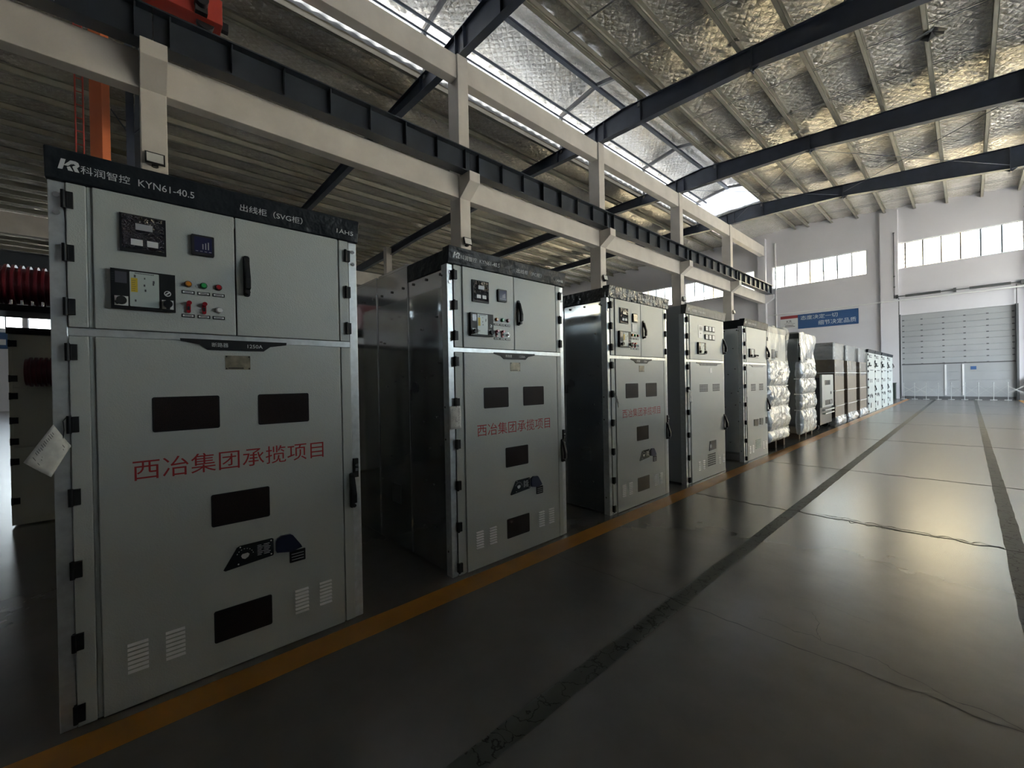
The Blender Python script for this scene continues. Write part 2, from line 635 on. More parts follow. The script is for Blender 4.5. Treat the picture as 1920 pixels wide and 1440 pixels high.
# walls with window openings: windows on the back wall stand at z 8.5..10.2
WZ0, WZ1 = 8.5, 10.2
BACKWIN = [(-46.0, -37.5), (-35.5, -26.0), (-24.4, -18.5), (-17.3, -11.6), (-10.32, -4.62), (-3.52, 2.22), (3.3, 9.0)]  # leftmost ones added to bring light to the left hall roof
DOOR = (-2.94, 1.87, 0.0, 5.46)
mb = MB()
wall_boxes(mb, 'Y', YB, YB + WT, XL - WT, XR + WT, -0.2, 15.8, [(a, b, WZ0, WZ1) for a, b in BACKWIN] + [DOOR])
struct(mb.build('wall_back', WALLM))
RIGHTWIN = [(8.0, 15.1, 1.2, 5.4), (17.0, 22.5, 1.2, 5.0), (24.2, 30.2, 1.0, 8.8), (31.0, 37.0, 1.0, 8.4)]  # out of view; sized and placed for the light they let in
mb = MB()
wall_boxes(mb, 'X', XR, XR + WT, YF, YB, -0.2, 12.2, RIGHTWIN)
struct(mb.build('wall_right', WALLM))
LEFTWIN = [(-8.2, -6.4, 6.6, 8.6), (-6.1, -1.0, 6.6, 8.6), (31.0, 36.6, 6.6, 8.6), (2.0, 12.0, 9.3, 11.3)]  # last two are unseen, added to light the left hall
mb = MB()
wall_boxes(mb, 'X', XL - WT, XL, YF, YB, -0.2, 13.2, LEFTWIN)
struct(mb.build('wall_left', WALLM))
mb = MB()
mb.box(XL - WT, XR + WT, YF - WT, YF, -0.2, 15.8)
struct(mb.build('wall_front', WALLM))

wn = 0


def window(axis, c, a0, a1, z0, z1, pitch, inward):
    """strip window: white frame, mullions, one glass sheet; c = outer frame plane"""
    global wn
    wn += 1
    root = sempty('window_%d' % wn)
    f, g = MB(), MB()
    t = 0.05

    def bx(m, p0, p1, q0, q1, d=0.06):
        if axis == 'Y':
            m.box(p0, p1, c - d / 2, c + d / 2, q0, q1)
        else:
            m.box(c - d / 2, c + d / 2, p0, p1, q0, q1)
    bx(f, a0, a1, z0, z0 + t)
    bx(f, a0, a1, z1 - t, z1)
    n = max(2, round((a1 - a0) / pitch))
    for i in range(n + 1):
        a = a0 + (a1 - a0) * i / n
        w = 0.07 if 0 < i < n else t
        if i in (0, n):
            bx(f, a if i == 0 else a - w, a + w if i == 0 else a, z0 + t, z1 - t)
        else:
            mu = MB()
            bx(mu, a - w / 2, a + w / 2, z0 + t, z1 - t)
            mu.build('mullion', MULL, root)
    bx(g, a0 + t, a1 - t, z0 + t, z1 - t, 0.006)
    f.build('window_frame', WFRAME, root)
    g.build('glass_pane', GLASS, root)
    if axis == 'Y':
        portal('window_portal', ((a0 + a1) / 2, c + 0.2, (z0 + z1) / 2), inward, a1 - a0, z1 - z0)
    else:
        portal('window_portal', (c + (0.2 if c > 0 else -0.2), (a0 + a1) / 2, (z0 + z1) / 2), inward, a1 - a0, z1 - z0)


for a, b in BACKWIN:
    window('Y', YB + 0.12, a, b, WZ0, WZ1, 0.80, (0, -1, 0))
for a, b, z0, z1 in RIGHTWIN:
    window('X', XR + 0.12, a, b, z0, z1, 1.2, (-1, 0, 0))
for a, b, z0, z1 in LEFTWIN:
    window('X', XL - 0.12, a, b, z0, z1, 1.2, (1, 0, 0))

# pilasters on the back wall
for i, (a, b, d) in enumerate(((-3.92, -3.03, 0.18), (2.35, 3.2, 0.18), (-18.35, -17.45, 0.18))):
    mb = MB()
    mb.box(a, b, YB - d, YB, 0, 12.4 if a > -10 else 12.3)
    struct(mb.build('trim_%d' % (i + 1), WALLM))

# foil ceilings
PURX_R = [-8.72, -7.9, -6.5, -5.07, -3.65, -2.22, -0.78, 0.65, 2.06, 3.5, 4.93, 6.36, 7.8, 9.2]
PURX_L = [-13.3 - 1.45 * i for i in range(27)]


def quilt(x, y):
    """stitched diamonds, bent by noise"""
    w1 = noise.noise(Vector((x * 0.55, y * 0.55, 11.0))) * 0.9
    w2 = noise.noise(Vector((x * 0.55, y * 0.55, 23.0))) * 0.9
    k = PI / 0.30
    a = abs(math.sin((x * 0.8 + y * 0.6) * k + w1 * 2))
    b = abs(math.sin((x * 0.8 - y * 0.6) * k + w2 * 2))
    amp = 0.6 + 0.8 * noise.noise(Vector((x * 0.7, y * 0.4, 41.0)))
    r = abs(noise.noise(Vector(((x * 0.8 + y * 0.6) * 2.6, (x * 0.6 - y * 0.8) * 0.9, 5.0))))
    return -0.045 * math.sqrt(a * b) * max(0.15, amp) + 0.05 * r


def foil_sheet(name, x0, x1, zf, purl, nx, y0=YF, y1=YB, ny=640):
    mb = MB()
    vs, fs = [], []
    ps = sorted(purl)
    for i in range(nx + 1):
        x = x0 + (x1 - x0) * i / nx
        lo = max([p for p in ps if p <= x], default=None)
        hi = min([p for p in ps if p >= x], default=None)
        sag = 0
        if lo is not None and hi is not None and hi > lo:
            sag = math.sin(PI * (x - lo) / (hi - lo)) * 0.08
        for j in range(ny + 1):
            y = y0 + (y1 - y0) * j / ny
            nz = noise.noise(Vector((x * 1.4, y * 0.8, 3))) * 0.035 + noise.noise(Vector((x * 3.1, y * 3.1, 9))) * 0.012
            vs.append((x, y, quilt(x, y) * (0.4 if sag < 0.02 else 1) + zf(x) + 0.31 - sag * (0.7 + 0.5 * noise.noise(Vector((x, y * 0.5, 1)))) + nz * (1 if sag > 0.01 else 0.2)))
    for i in range(nx):
        for j in range(ny):
            a = i * (ny + 1) + j
            fs.append((a, a + 1, a + ny + 2, a + ny + 1))
    mb.add(vs, fs, 0, True)
    o = mb.build(name, FOIL)
    return struct(o)


foil_sheet('ceiling', -8.72, XR, zr, PURX_R, 250)
foil_sheet('ceiling', XL, -13.08, zl, PURX_L, 390, ny=540)
foil_sheet('ceiling', -13.08, -8.72, lambda x: zl(-13.08) + (zr(-8.72) - zl(-13.08)) * (x + 13.08) / 4.36, [-13.08, -10.9, -8.72], 30, 30.2, YB, 40)

# ridge monitor: raised gable roof over the ridge with translucent sides, from the front wall to y 30.2
AP = (-10.9, 14.55)
EL, ER = (-13.30, 14.12), (-8.46, 14.12)
ME = 30.2
mon = sempty('roof_monitor')
mb = MB()
for (p, q) in ((EL, AP), (AP, ER)):
    n, ny = 32, 560
    vs, fs = [], []
    for i in range(n + 1):
        for j in range(ny + 1):
            t = i / n
            x = p[0] + (q[0] - p[0]) * t
            y = YF + (ME - YF) * j / ny
            z = quilt(x, y) + p[1] + (q[1] - p[1]) * t + 0.12 - 0.05 * math.sin(PI * t) + noise.noise(Vector((x * 1.6, y * 1.1, 4))) * 0.03
            vs.append((x, y, z))
    for i in range(n):
        for j in range(ny):
            a = i * (ny + 1) + j
            fs.append((a, a + 1, a + ny + 2, a + ny + 1))
    mb.add(vs, fs, 0, True)
mb.build('monitor_foil', FOIL, mon)
for x, nm in ((-13.02, 'left'), (-8.76, 'right')):
    mb = MB()
    vs, fs = [], []
    ny = 420
    for j in range(ny + 1):                       # corrugated sheet
        y = YF + (ME - YF) * j / ny
        dx = 0.02 * math.sin(y * 2 * PI / 0.5)
        vs += [(x + dx, y, 12.58 if nm == 'left' else 13.0), (x + dx, y, 14.24)]
    fs = [(2 * j, 2 * j + 2, 2 * j + 3, 2 * j + 1) for j in range(ny)]
    mb.add(vs, fs, 0, True)
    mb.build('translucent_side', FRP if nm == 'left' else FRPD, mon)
mb = MB()                                          # gable end sheet
n = 60
vs, fs = [], []
for i in range(n + 1):
    x = -13.0 + 4.24 * i / n
    top = AP[1] - abs(x - AP[0]) * 0.178 + 0.1
    dy = 0.03 * math.sin(i * PI / 2)
    vs += [(x, ME + dy, 12.7), (x, ME + dy, top)]
mb.add(vs, [(2 * i, 2 * i + 2, 2 * i + 3, 2 * i + 1) for i in range(n)], 0, True)
mb.build('gable_sheet', FRP, mon)
for x, z0, z1, dx in ((-12.93, 12.84, 12.91, 0.03), (-8.72, 12.85, 13.02, 0.06)):    # curbs
    mb = MB()
    mb.box(x - dx, x + dx, YF, ME, z0, z1)
    mb.build('curb', PURL, mon)
mb = MB()                                          # scalloped edge of the foil under the left curb
vs = []
for j in range(520):
    y = YF + (ME - YF) * j / 519
    c_ = abs(math.sin(y * PI / 0.52)) ** 0.5
    for k in range(5):
        a = k / 4 * PI
        vs.append((-12.90 + 0.05 * math.sin(a) * (0.4 + 0.6 * c_), y, 12.78 + 0.05 * math.cos(a) * (0.4 + 0.6 * c_)))
mb.add(vs, [(5 * j + k, 5 * j + k + 1, 5 * j + k + 6, 5 * j + k + 5) for j in range(519) for k in range(4)], 0, True)
mb.build('foil_edge', FOIL, mon)
mb = MB()
mb.box(AP[0] - 0.09, AP[0] + 0.09, YF, ME, AP[1] - 0.16, AP[1] - 0.04)
mb.build('apex_beam', STEEL, mon)
for x, z, r in ((-12.35, 13.95, 0.055), (-12.75, 13.9, 0.035)):
    mb = MB()
    mb.cyl((x, YF, z), (x, ME, z), r, 10)
    mb.build('eave_pipe', STEEL, mon)
for yf in [c + 0.2 for c in COLY]:                 # gable frames standing on the rafters
    mb = MB()
    mb.bar((EL[0] + 0.05, yf, EL[1] - 0.02), (AP[0], yf, AP[1] - 0.04), 0.12, 0.16)
    mb.bar((AP[0], yf, AP[1] - 0.04), (ER[0] - 0.05, yf, ER[1] - 0.02), 0.12, 0.16)
    mb.box(-13.0, -12.9, yf - 0.06, yf + 0.06, 12.4, EL[1])
    mb.box(-8.9, -8.8, yf - 0.06, yf + 0.06, 12.55, ER[1])
    mb.build('monitor_frame', mat('monitor_frame_paint', (0.16, 0.16, 0.165), 0.5) if 'monitor_frame_paint' not in bpy.data.materials else bpy.data.materials['monitor_frame_paint'], mon)
for k in range(40):                                # short glazing bars on the left translucent side
    pass
portal('monitor_portal', (-13.25, (YF + ME) / 2, 13.6), (1, 0, 0), ME - YF, 1.2)
portal('monitor_portal', (-8.5, (YF + ME) / 2, 13.6), (-1, 0, 0), ME - YF, 1.2)

# ------------------------------------------------------------------ frame of the hall: columns, beams, crane girder, rafters, purlins
ORD = ['nearest', 'second', 'third', 'fourth', 'fifth']
for i, y in enumerate(COLY):
    hint = ['behind the crown of the nearest cabinet', 'behind the second cabinet', 'above the third cabinet', 'above the fourth cabinet', 'nearest the back wall'][i]
    t = thing('concrete_column', 'pale concrete column with a bracket, %s' % hint, 'column', (XC, y, 0))
    mb = MB()
    mb.box(-0.55, 0, 0, 0.40, 0, 11.9)
    mb.build('shaft', CONC, t, 0.015)
    mb = MB()
    mb.prism([(0, 0.001, 7.36), (0.52, 0.001, 7.74), (0.52, 0.001, 8.04), (-0.02, 0.001, 8.04), (-0.02, 0.001, 7.36)], (0, 0.398, 0))
    mb.build('corbel', CONC, t, 0.01)
# bracket on the back wall carrying the girder end
t = thing('concrete_column', 'pale concrete corner pilaster with a bracket against the back wall', 'column', (XC, YB - 0.35, 0))
mb = MB()
mb.box(-0.55, 0, 0, 0.34, 0, 12.5)
mb.build('shaft', WALLM, t, 0.015)
mb = MB()
mb.prism([(0, 0.001, 7.36), (0.55, 0.001, 7.74), (0.55, 0.001, 8.04), (-0.02, 0.001, 8.04), (-0.02, 0.001, 7.36)], (0, 0.33, 0))
mb.build('corbel', WALLM, t, 0.01)

BAYS = [(-7.27, 0.23)] + [(COLY[i] + 0.40, COLY[i + 1]) for i in range(4)] + [(COLY[4] + 0.40, YB - 0.35)]
BAYN = ['over the left edge, before the nearest column', 'between the nearest and the second column', 'between the second and the third column',
        'between the third and the fourth column', 'between the fourth and the fifth column', 'between the fifth column and the back wall']
for (a, b), nm in zip(BAYS, BAYN):
    mb = MB()
    mb.box(XC - 0.36, XC - 0.05, a, b, 7.38, 8.1)
    tag(mb.build('concrete_beam', CONC, None, 0.012), 'lower pale concrete beam under the crane girder %s' % nm, 'beam')
    mb = MB()
    mb.box(XC - 0.40, XC - 0.06, a, b, 11.14, 11.88)
    tag(mb.build('concrete_beam', CONC, None, 0.012), 'upper pale concrete beam under the roof %s' % nm, 'beam')

GX = -10.43
GY = [-7.27] + [c + 0.2 for c in COLY] + [YB - 0.05]
for (a, b), nm in zip(zip(GY[:-1], GY[1:]), BAYN):
    a, b = a + 0.006, b - 0.006
    mb = MB()
    mb.box(GX - 0.17, GX + 0.17, a, b, 8.045, 8.075)
    mb.box(GX - 0.19, GX + 0.19, a, b, 8.70, 8.73)
    mb.box(GX - 0.012, GX + 0.012, a, b, 8.075, 8.70)
    n = 8
    for k in range(n):
        yy = a + 0.25 + (b - a - 0.5) * k / (n - 1)
        mb.box(GX - 0.15, GX + 0.15, yy - 0.012, yy + 0.012, 8.075, 8.70)
    tag(mb.build('crane_girder', STEELG, None), 'dark blue grey steel crane girder with stiffeners %s' % nm, 'girder')
mb = MB()
mb.box(GX - 0.05, GX + 0.05, -7.2, YB - 0.1, 8.731, 8.745)
mb.box(GX - 0.015, GX + 0.015, -7.2, YB - 0.1, 8.745, 8.80)
mb.box(GX - 0.03, GX + 0.03, -7.2, YB - 0.1, 8.80, 8.84)
for k in range(70):
    yy = -7 + k * 0.63
    mb.box(GX - 0.09, GX + 0.11, yy - 0.03, yy + 0.03, 8.731, 8.775)
tag(mb.build('crane_rail', RAILG, None), 'dark green crane rail running along the top of the girders', 'rail')

RB = [(-51.98, 11.5), (-31.0, 11.72), (-26.6, 11.92), (-19.0, 11.90), (-15.0, 12.05), (-11.5, 11.91), (-10.0, 11.91), (-7.5, 11.86), (-4.75, 11.78), (1.4, 10.95), (9.6, 10.3)]


def rtop(x):
    if x > -9.5:
        return zr(x)
    if x < -12.5:
        return zl(x)
    return zl(-12.5) + (zr(-9.5) - zl(-12.5)) * (x + 12.5) / 3.0


RN = ['crossing above the nearest column', 'meeting the second column top', 'meeting the third column top', 'meeting the fourth column top', 'last before the back wall']
for i, c in enumerate(COLY):
    y = c + 0.2
    t = thing('steel_rafter', 'dark blue steel roof rafter %s' % RN[i], 'rafter', (XC, y, 11.9))
    xs = sorted({p[0] for p in RB} | {-12.5, -9.5})

    def zb(x):
        for (x0, z0), (x1, z1) in zip(RB[:-1], RB[1:]):
            if x0 <= x <= x1:
                return z0 + (z1 - z0) * (x - x0) / (x1 - x0)
    o = Vector((XC, y, 11.9))
    mb = MB()
    for x0, x1 in zip(xs[:-1], xs[1:]):
        b0, b1, t0, t1 = zb(x0), zb(x1), rtop(x0) - 0.004, rtop(x1) - 0.004
        P = lambda x, dy, z: Vector((x, y + dy, z)) - o
        mb.prism([P(x0, -0.006, b0), P(x1, -0.006, b1), P(x1, -0.006, t1), P(x0, -0.006, t0)], (0, 0.012, 0))
        mb.prism([P(x0, -0.13, b0), P(x1, -0.13, b1), P(x1, -0.13, b1 + 0.02), P(x0, -0.13, b0 + 0.02)], (0, 0.26, 0))
        mb.prism([P(x0, -0.13, t0 - 0.02), P(x1, -0.13, t1 - 0.02), P(x1, -0.13, t1), P(x0, -0.13, t0)], (0, 0.26, 0))
    mb.build('i_beam', STEEL, t)
    for x in (-13.15, -10.95, -10.5, -8.75):
        mb = MB()
        mb.box(x - XC - 0.01, x - XC + 0.01, -0.12, 0.12, zb(x) + 0.02 - 11.9, rtop(x) - 0.03 - 11.9)
        mb.build('stiffener', STEEL, t)
    for x in (-4.72, 1.42):                          # spliced joints with flared end plates
        mb = MB()
        mb.prism([(x - XC - 0.22, -0.008, zb(x) + 0.0 - 11.9), (x - XC, -0.008, zb(x) - 0.13 - 11.9), (x - XC + 0.22, -0.008, zb(x + .2) - 11.9)], (0, 0.016, 0))
        mb.box(x - XC - 0.02, x - XC + 0.02, -0.14, 0.14, zb(x) - 0.13 - 11.9, rtop(x) - 11.9 - 0.01)
        mb.build('splice_plate', STEEL, t)

NUM = ['first', 'second', 'third', 'fourth', 'fifth', 'sixth', 'seventh', 'eighth', 'ninth', 'tenth', 'eleventh', 'twelfth', 'thirteenth', 'fourteenth', 'fifteenth', 'sixteenth', 'seventeenth', 'eighteenth', 'nineteenth', 'twentieth',
       'twenty-first', 'twenty-second', 'twenty-third', 'twenty-fourth', 'twenty-fifth', 'twenty-sixth', 'twenty-seventh']
for side, xs_, zf in (('right', PURX_R, zr), ('left', PURX_L, zl)):
    for i, x in enumerate(xs_):
        if side == 'right' and x > 4:
            continue
        z = zf(x)
        mb = MB()
        mb.box(x - 0.06, x - 0.048, YF, YB - 0.001, z, z + 0.28)
        mb.box(x - 0.06, x + 0.06, YF, YB - 0.001, z, z + 0.012)
        mb.box(x + 0.048, x + 0.06, YF, YB - 0.001, z, z + 0.05)
        mb.box(x - 0.06, x + 0.06, YF, YB - 0.001, z + 0.268, z + 0.28)
        tag(mb.build('roof_purlin', PURL, None), 'grey green roof purlin, %s from the ridge on the %s slope' % (NUM[i], side), 'purlin')
RB_Y = [c + 0.2 for c in COLY] + [YB]
for k in range(5):
    for fr, nm in ((0.36, 'near'), (0.68, 'far')):
        y = RB_Y[k] + (RB_Y[k + 1] - RB_Y[k]) * fr
        mb = MB()
        for x0, x1 in zip(PURX_R[:9], PURX_R[1:10]):
            for dz in (0.05, 0.14):
                mb.cyl((x0, y + dz * 0.6, zr(x0) + dz), (x1, y + dz * 0.6, zr(x1) + dz), 0.008, 5)
        tag(mb.build('sag_rod', STEEL, None), 'thin dark rods between purlins, %s row of roof bay beyond the %s rafter' % (nm, ORD[k]), 'tie rod')
for n_, (p, q) in enumerate((((-4.9, 22.9, 11.9), (1.4, 30.0, 11.1)), ((-4.9, 30.0, 11.9), (1.4, 22.9, 11.2)), ((-10.4, 22.9, 12.0), (-4.9, 30.0, 11.9)), ((-10.4, 30.0, 12.1), (-4.9, 22.9, 11.9)))):
    mb = MB()
    mb.cyl(p, q, 0.012, 6)
    tag(mb.build('bracing_rod', STEEL, None), ['thin diagonal roof brace rising away on the right in the fourth bay', 'thin diagonal roof brace dropping towards the camera on the right in the fourth bay',
                                              'thin diagonal roof brace running from the fourth column top', 'thin diagonal roof brace running from the fifth column top'][n_], 'brace')

# torn flaps of foil hanging under the roof
def flap(label, p, size, seed, m):
    mb = MB()
    rng = random.Random(seed)
    pts = []
    n = 9
    for i in range(n):
        a = 2 * PI * i / n
        r = size * rng.uniform(0.25, 1.0)
        pts.append(Vector((p[0] + r * 1.2 * math.cos(a), p[1] + r * math.sin(a) * 0.7, p[2] - rng.uniform(0.0, 0.45) * size)))
    c = Vector(p) + Vector((0, 0, 0.02))
    vs = [c] + pts
    fs = [(0, 1 + i, 1 + (i + 1) % n) for i in range(n)]
    mb.add(vs, fs)
    o = mb.build('torn_foil', m)
    sl = o.modifiers.new('thickness', 'SOLIDIFY')
    sl.thickness = 0.006
    tag(o, label, 'foil flap', 'torn flaps of roof foil')


flap('dark torn foil flap hanging under the roof at the top right', (-0.66, 18.45, 12.13), 0.55, 3, DARKM)
flap('bright torn foil flap just before the rafter meeting the third column', (-5.0, 14.6, 12.52), 0.36, 8, FOIL)
flap('bright torn foil flap just before the rafter meeting the fourth column', (-4.9, 22.1, 12.50), 0.36, 5, FOIL)

# floodlights on the columns
for i, y in enumerate(COLY):
    t = thing('floodlight', 'small black floodlight on the %s column' % ORD[i], 'floodlight', (XC + 0.001, y + 0.2, 6.0))
    mb = MB()
    mb.prism([(0.10, -0.15, -0.10), (0.10, 0.15, -0.10), (0.05, 0.15, 0.13), (0.05, -0.15, 0.13)], (0.035, 0, 0.008))
    mb.build('housing', BLACK, t)
    mb = MB()
    mb.prism([(0.137, -0.125, -0.07), (0.137, 0.125, -0.07), (0.090, 0.125, 0.115), (0.090, -0.125, 0.115)], (0.004, 0, 0.001))
    mb.build('lens', mat('floodlight_lens', (0.55, 0.56, 0.54), 0.3) if i == 0 else bpy.data.materials['floodlight_lens'], t)
    mb = MB()
    mb.box(0, 0.06, -0.05, 0.05, -0.12, -0.08)
    mb.box(0, 0.11, -0.03, 0.03, -0.13, -0.10)
    mb.build('bracket', BLACK, t)

# bridge crane end carriage at the top left and the orange leg, ladder and lattice post in the left hall
t = thing('crane_carriage', 'red crane end carriage on the girder at the top left', 'crane', (GX, 0.4, 8.84))
mb = MB()
mb.box(-0.2, 0.2, -2.6, 1.12, 0.12, 0.62)
mb.box(-0.16, 0.16, 0.2, 0.9, 0.62, 0.72)
mb.build('box_beam', REDP, t, 0.01)
mb = MB()
mb.box(0.2, 0.32, 0.66, 0.86, 0.12, 0.5)
mb.cyl((0.2, 0.76, 0.3), (0.44, 0.76, 0.3), 0.11, 16)
mb.build('drive_motor', DARKM, t)
for yy in (0.85, -2.2):
    mb = MB()
    mb.cyl((-0.06, yy, 0.15), (0.06, yy, 0.15), 0.15, 20)
    mb.build('wheel', DARKM, t)
mb = MB()
mb.box(-0.06, 0.06, 1.12, 1.24, 0.14, 0.3)
mb.build('buffer', BLACK, t)

t = thing('gantry_column', 'orange steel crane leg rising behind the nearest cabinet', 'crane leg', (-14.0, -0.62, 0))
mb = MB()
mb.prism([(-0.25, 0.0, 0), (0.0, 0.225, 0), (-0.12, 0.37, 0), (-0.37, 0.20, 0)], (0, 0, 11.2))
mb.build('box_leg', ORANGE, t, 0.01)
mb = MB()
for yy in (-0.22, -0.09):
    mb.cyl((-0.02, yy, 0.3), (-0.02, yy, 11.0), 0.016, 8)
for k in range(34):
    mb.cyl((-0.02, -0.22, 0.5 + k * 0.31), (-0.02, -0.09, 0.5 + k * 0.31), 0.012, 6)
mb.build('ladder', REDP, t)
t = thing('lattice_post', 'dark steel lattice post just right of the orange crane leg', 'post', (-14.0, 0.03, 0))
mb = MB()
mb.box(-0.12, 0, 0, 0.15, 0, 12.3)
mb.build('mast', STEEL, t)
mb = MB()
for k in range(9):
    z0 = 0.4 + k * 1.25
    mb.bar((-0.06, 0.1, z0), (-0.06, 0.45, z0 + 0.5), 0.025, 0.025)
    mb.bar((-0.06, 0.06, z0), (-0.06, -0.26, z0 + 0.5), 0.025, 0.025)
mb.build('brace', STEEL, t)
# far side of the left hall: beams along the left wall
for z0, z1, m_, nm, lb in ((9.1, 10.1, CONC, 'concrete_beam', 'pale concrete beam on the far column row of the left hall'),):
    mb = MB()
    mb.box(X2, X2 + 0.3, YF, YB, z0, z1)
    tag(mb.build(nm, m_, None), lb, 'beam')
mb = MB()
mb.box(X2 + 0.3, X2 + 0.65, YF, YB, 7.35, 8.15)
mb.box(X2 + 0.2, X2 + 0.75, YF, YB, 8.15, 8.2)
tag(mb.build('crane_girder', STEELG, None), 'dark crane girder on the far column row, left of the nearest cabinet', 'girder')
mb = MB()
mb.box(X2, X2 + 0.45, YF, YB, 5.75, 6.3)
tag(mb.build('concrete_beam', CONC, None), 'lower pale concrete beam low on the far column row, left of the nearest cabinet', 'beam')
for k, yy in enumerate((-8.9, -1.75, 7.2, 14.9)):
    mb = MB()
    mb.box(X2, X2 + 0.5, yy, yy + 0.45, 0, 12.3)
    struct(mb.build('trim_%d' % (10 + k), CONC))
mb = MB()
mb.box(XL + 0.005, XL + 0.03, -11.9, -6.7, 5.0, 6.3)
mb2 = MB()
for k in range(7):
    mb2.box(XL + 0.031, XL + 0.034, -11.4 + 0.62 * k, -11.0 + 0.62 * k, 5.3, 5.75)
t = thing('wall_banner', 'blue banner on the far left wall at the left edge', 'banner', (0, 0, 0))
mb.build('sheet', BLUEB, t)
mb2.build('white_marks', WHITE_T, t)


# ------------------------------------------------------------------ switchgear cabinets (local axes: x out of the front, y along the row, z up)
FX = -2.77


def hinge(t, y0, y1, z):
    mb = MB()
    mb.box(-0.03, 0.018, y0, y1, z - 0.036, z + 0.036)
    mb.cyl((0.014, y0 + 0.006, z - 0.040), (0.014, y0 + 0.006, z + 0.040), 0.009, 8)
    mb.box(0.018, 0.0195, y0 + 0.016, y0 + 0.019, z - 0.03, z + 0.03)
    mb.build('hinge', BLACK, t, 0.004)


def carcass(t, w, depth, sheet, ztop=2.60, front_recess=True, back_h=2.62, detail=2):
    """zinc body: side sheets in sections with seams, screws and flanges"""
    xs = [-0.03, -0.66, -1.30, -1.95, -depth]
    mb = MB()
    for i in range(4):
        top = 2.47 if i == 0 else back_h
        mb.box(xs[i + 1] + 0.004, xs[i] - 0.004, 0.008, w - 0.008, 0.02, top, 0)
    if detail:
        for i in range(1, 4):                           # roof flanges on the rear sections
            mb.box(xs[i + 1] + 0.02, xs[i] - 0.03, 0.02, w - 0.02, back_h, back_h + 0.03, 0)
        for i in range(1, 4):
            mb.box(xs[i] - 0.012, xs[i] + 0.012, -0.002, w + 0.002, 0.02, 2.47, 0)
    mb.build('body', [sheet], t, 0.004 if detail else 0)
    if detail > 1:
        mb = MB()
        rng = random.Random(5)
        for side in (0.004, w - 0.004):
            d = -1 if side < 0.1 else 1
            def dot(x, z, r=0.009):
                mb.cyl((x, side, z), (x, side + d * 0.006, z), r, 8)
            for i in range(4):
                for k in range(3):
                    dot(xs[i] - 0.08 - 0.22 * k, 2.435, 0.012)
            for x, z in ((-0.18, 2.1), (-0.42, 2.02), (-0.15, 1.72), (-0.27, 1.62), (-0.36, 1.60), (-0.44, 1.66), (-0.10, 1.30), (-0.22, 1.27), (-0.42, 1.22),
                         (-0.15, 1.05), (-0.33, 1.0), (-0.10, 0.75), (-0.28, 0.70), (-0.40, 0.72), (-0.25, 0.35), (-0.44, 0.32), (-0.08, 2.42), (-0.07, 1.36), (-0.07, 1.1), (-0.06, 0.2),
                         (-0.78, 1.62), (-0.93, 1.58), (-1.10, 1.53), (-1.22, 1.98), (-1.14, 1.96), (-0.75, 0.9), (-1.05, 0.85), (-1.25, 0.6)):
                dot(x, z)
            mb.cyl((-0.55, side, 1.52), (-0.55, side + d * 0.006, 1.52), 0.05, 18)
            mb.box(-0.64, -0.62, side, side + d * 0.006, 1.40, 1.50)
            mb.box(-1.02, -0.86, side, side + d * 0.006, 0.42, 0.60)
        mb.build('screws_and_openings', mat('dark_screw', (0.05, 0.05, 0.052), 0.5) if 'dark_screw' not in bpy.data.materials else bpy.data.materials['dark_screw'], t)


def frame(t, w):
    mb = MB()
    for a, b in ((0.0, 0.054), (w - 0.054, w)):
        mb.box(-0.09, -0.012, a, b, 0.0, 2.505)
    mb.box(-0.06, -0.014, 0.05, w - 0.05, 1.803, 1.842)
    mb.box(-0.06, -0.02, 0.05, w - 0.05, 0.0, 0.05)
    mb.box(-0.06, -0.02, 0.05, w - 0.05, 2.45, 2.505)
    mb.build('frame', GALV, t, 0.003)
    mb = MB()
    for a in (0.026, w - 0.026):
        for z in (2.44, 2.36):
            mb.cyl((-0.014, a, z), (-0.006, a, z), 0.012, 10)
    mb.build('frame_bolts', CHROME, t)


def crown(t, w, m, texts, side_m=BLACKG, xback=-0.66, logo=True, tm=WHITE_T):
    mb = MB()
    mb.prism([(-0.06, -0.006, 2.505), (0.012, -0.006, 2.503), (0.034, -0.006, 2.640), (-0.06, -0.006, 2.640)], (0, w + 0.012, 0), 0)
    if xback:
        mb.box(xback, -0.06, 0.006, w - 0.006, 2.475, 2.625, 0)
    c = mb.build('crown_panel', [m], t, 0.006)
    face = lambda z: 0.0135 + (z - 2.503) / 0.137 * 0.022
    if texts:
        for s, a, b, z0, z1 in texts:
            tx = MB()
            tx.text(s, a, b, z0, z1, 0)
            tx.v = [(face(v[2]) + 0.0012, v[1], v[2]) for v in tx.v]
            tx.build('lettering', tm, c)
    if logo:
        lg = MB()

        def lp(pts):
            lg.prism([(face(2.55 + z * 0.045) + 0.0008, 0.036 + y * 0.062, 2.55 + z * 0.045) for y, z in pts], (0.001, 0, 0))
        lp([(0.0, 0.0), (0.24, 0.0), (0.42, 1.0), (0.18, 1.0)])
        lp([(0.30, 0.42), (0.66, 1.0), (0.92, 1.0), (0.52, 0.42)])
        lp([(0.46, 0.30), (0.62, 0.42), (0.78, 0.0), (0.52, 0.0)])
        lp([(0.70, 0.62), (0.80, 0.72), (0.92, 0.62), (0.80, 0.52), (0.74, 0.44), (0.98, 0.40), (1.12, 0.62), (1.06, 0.90), (0.92, 1.0), (0.84, 0.92)])
        lp([(0.74, 0.44), (0.98, 0.40), (1.10, 0.0), (0.86, 0.0)])
        lg.build('emblem', tm, c)
    return c


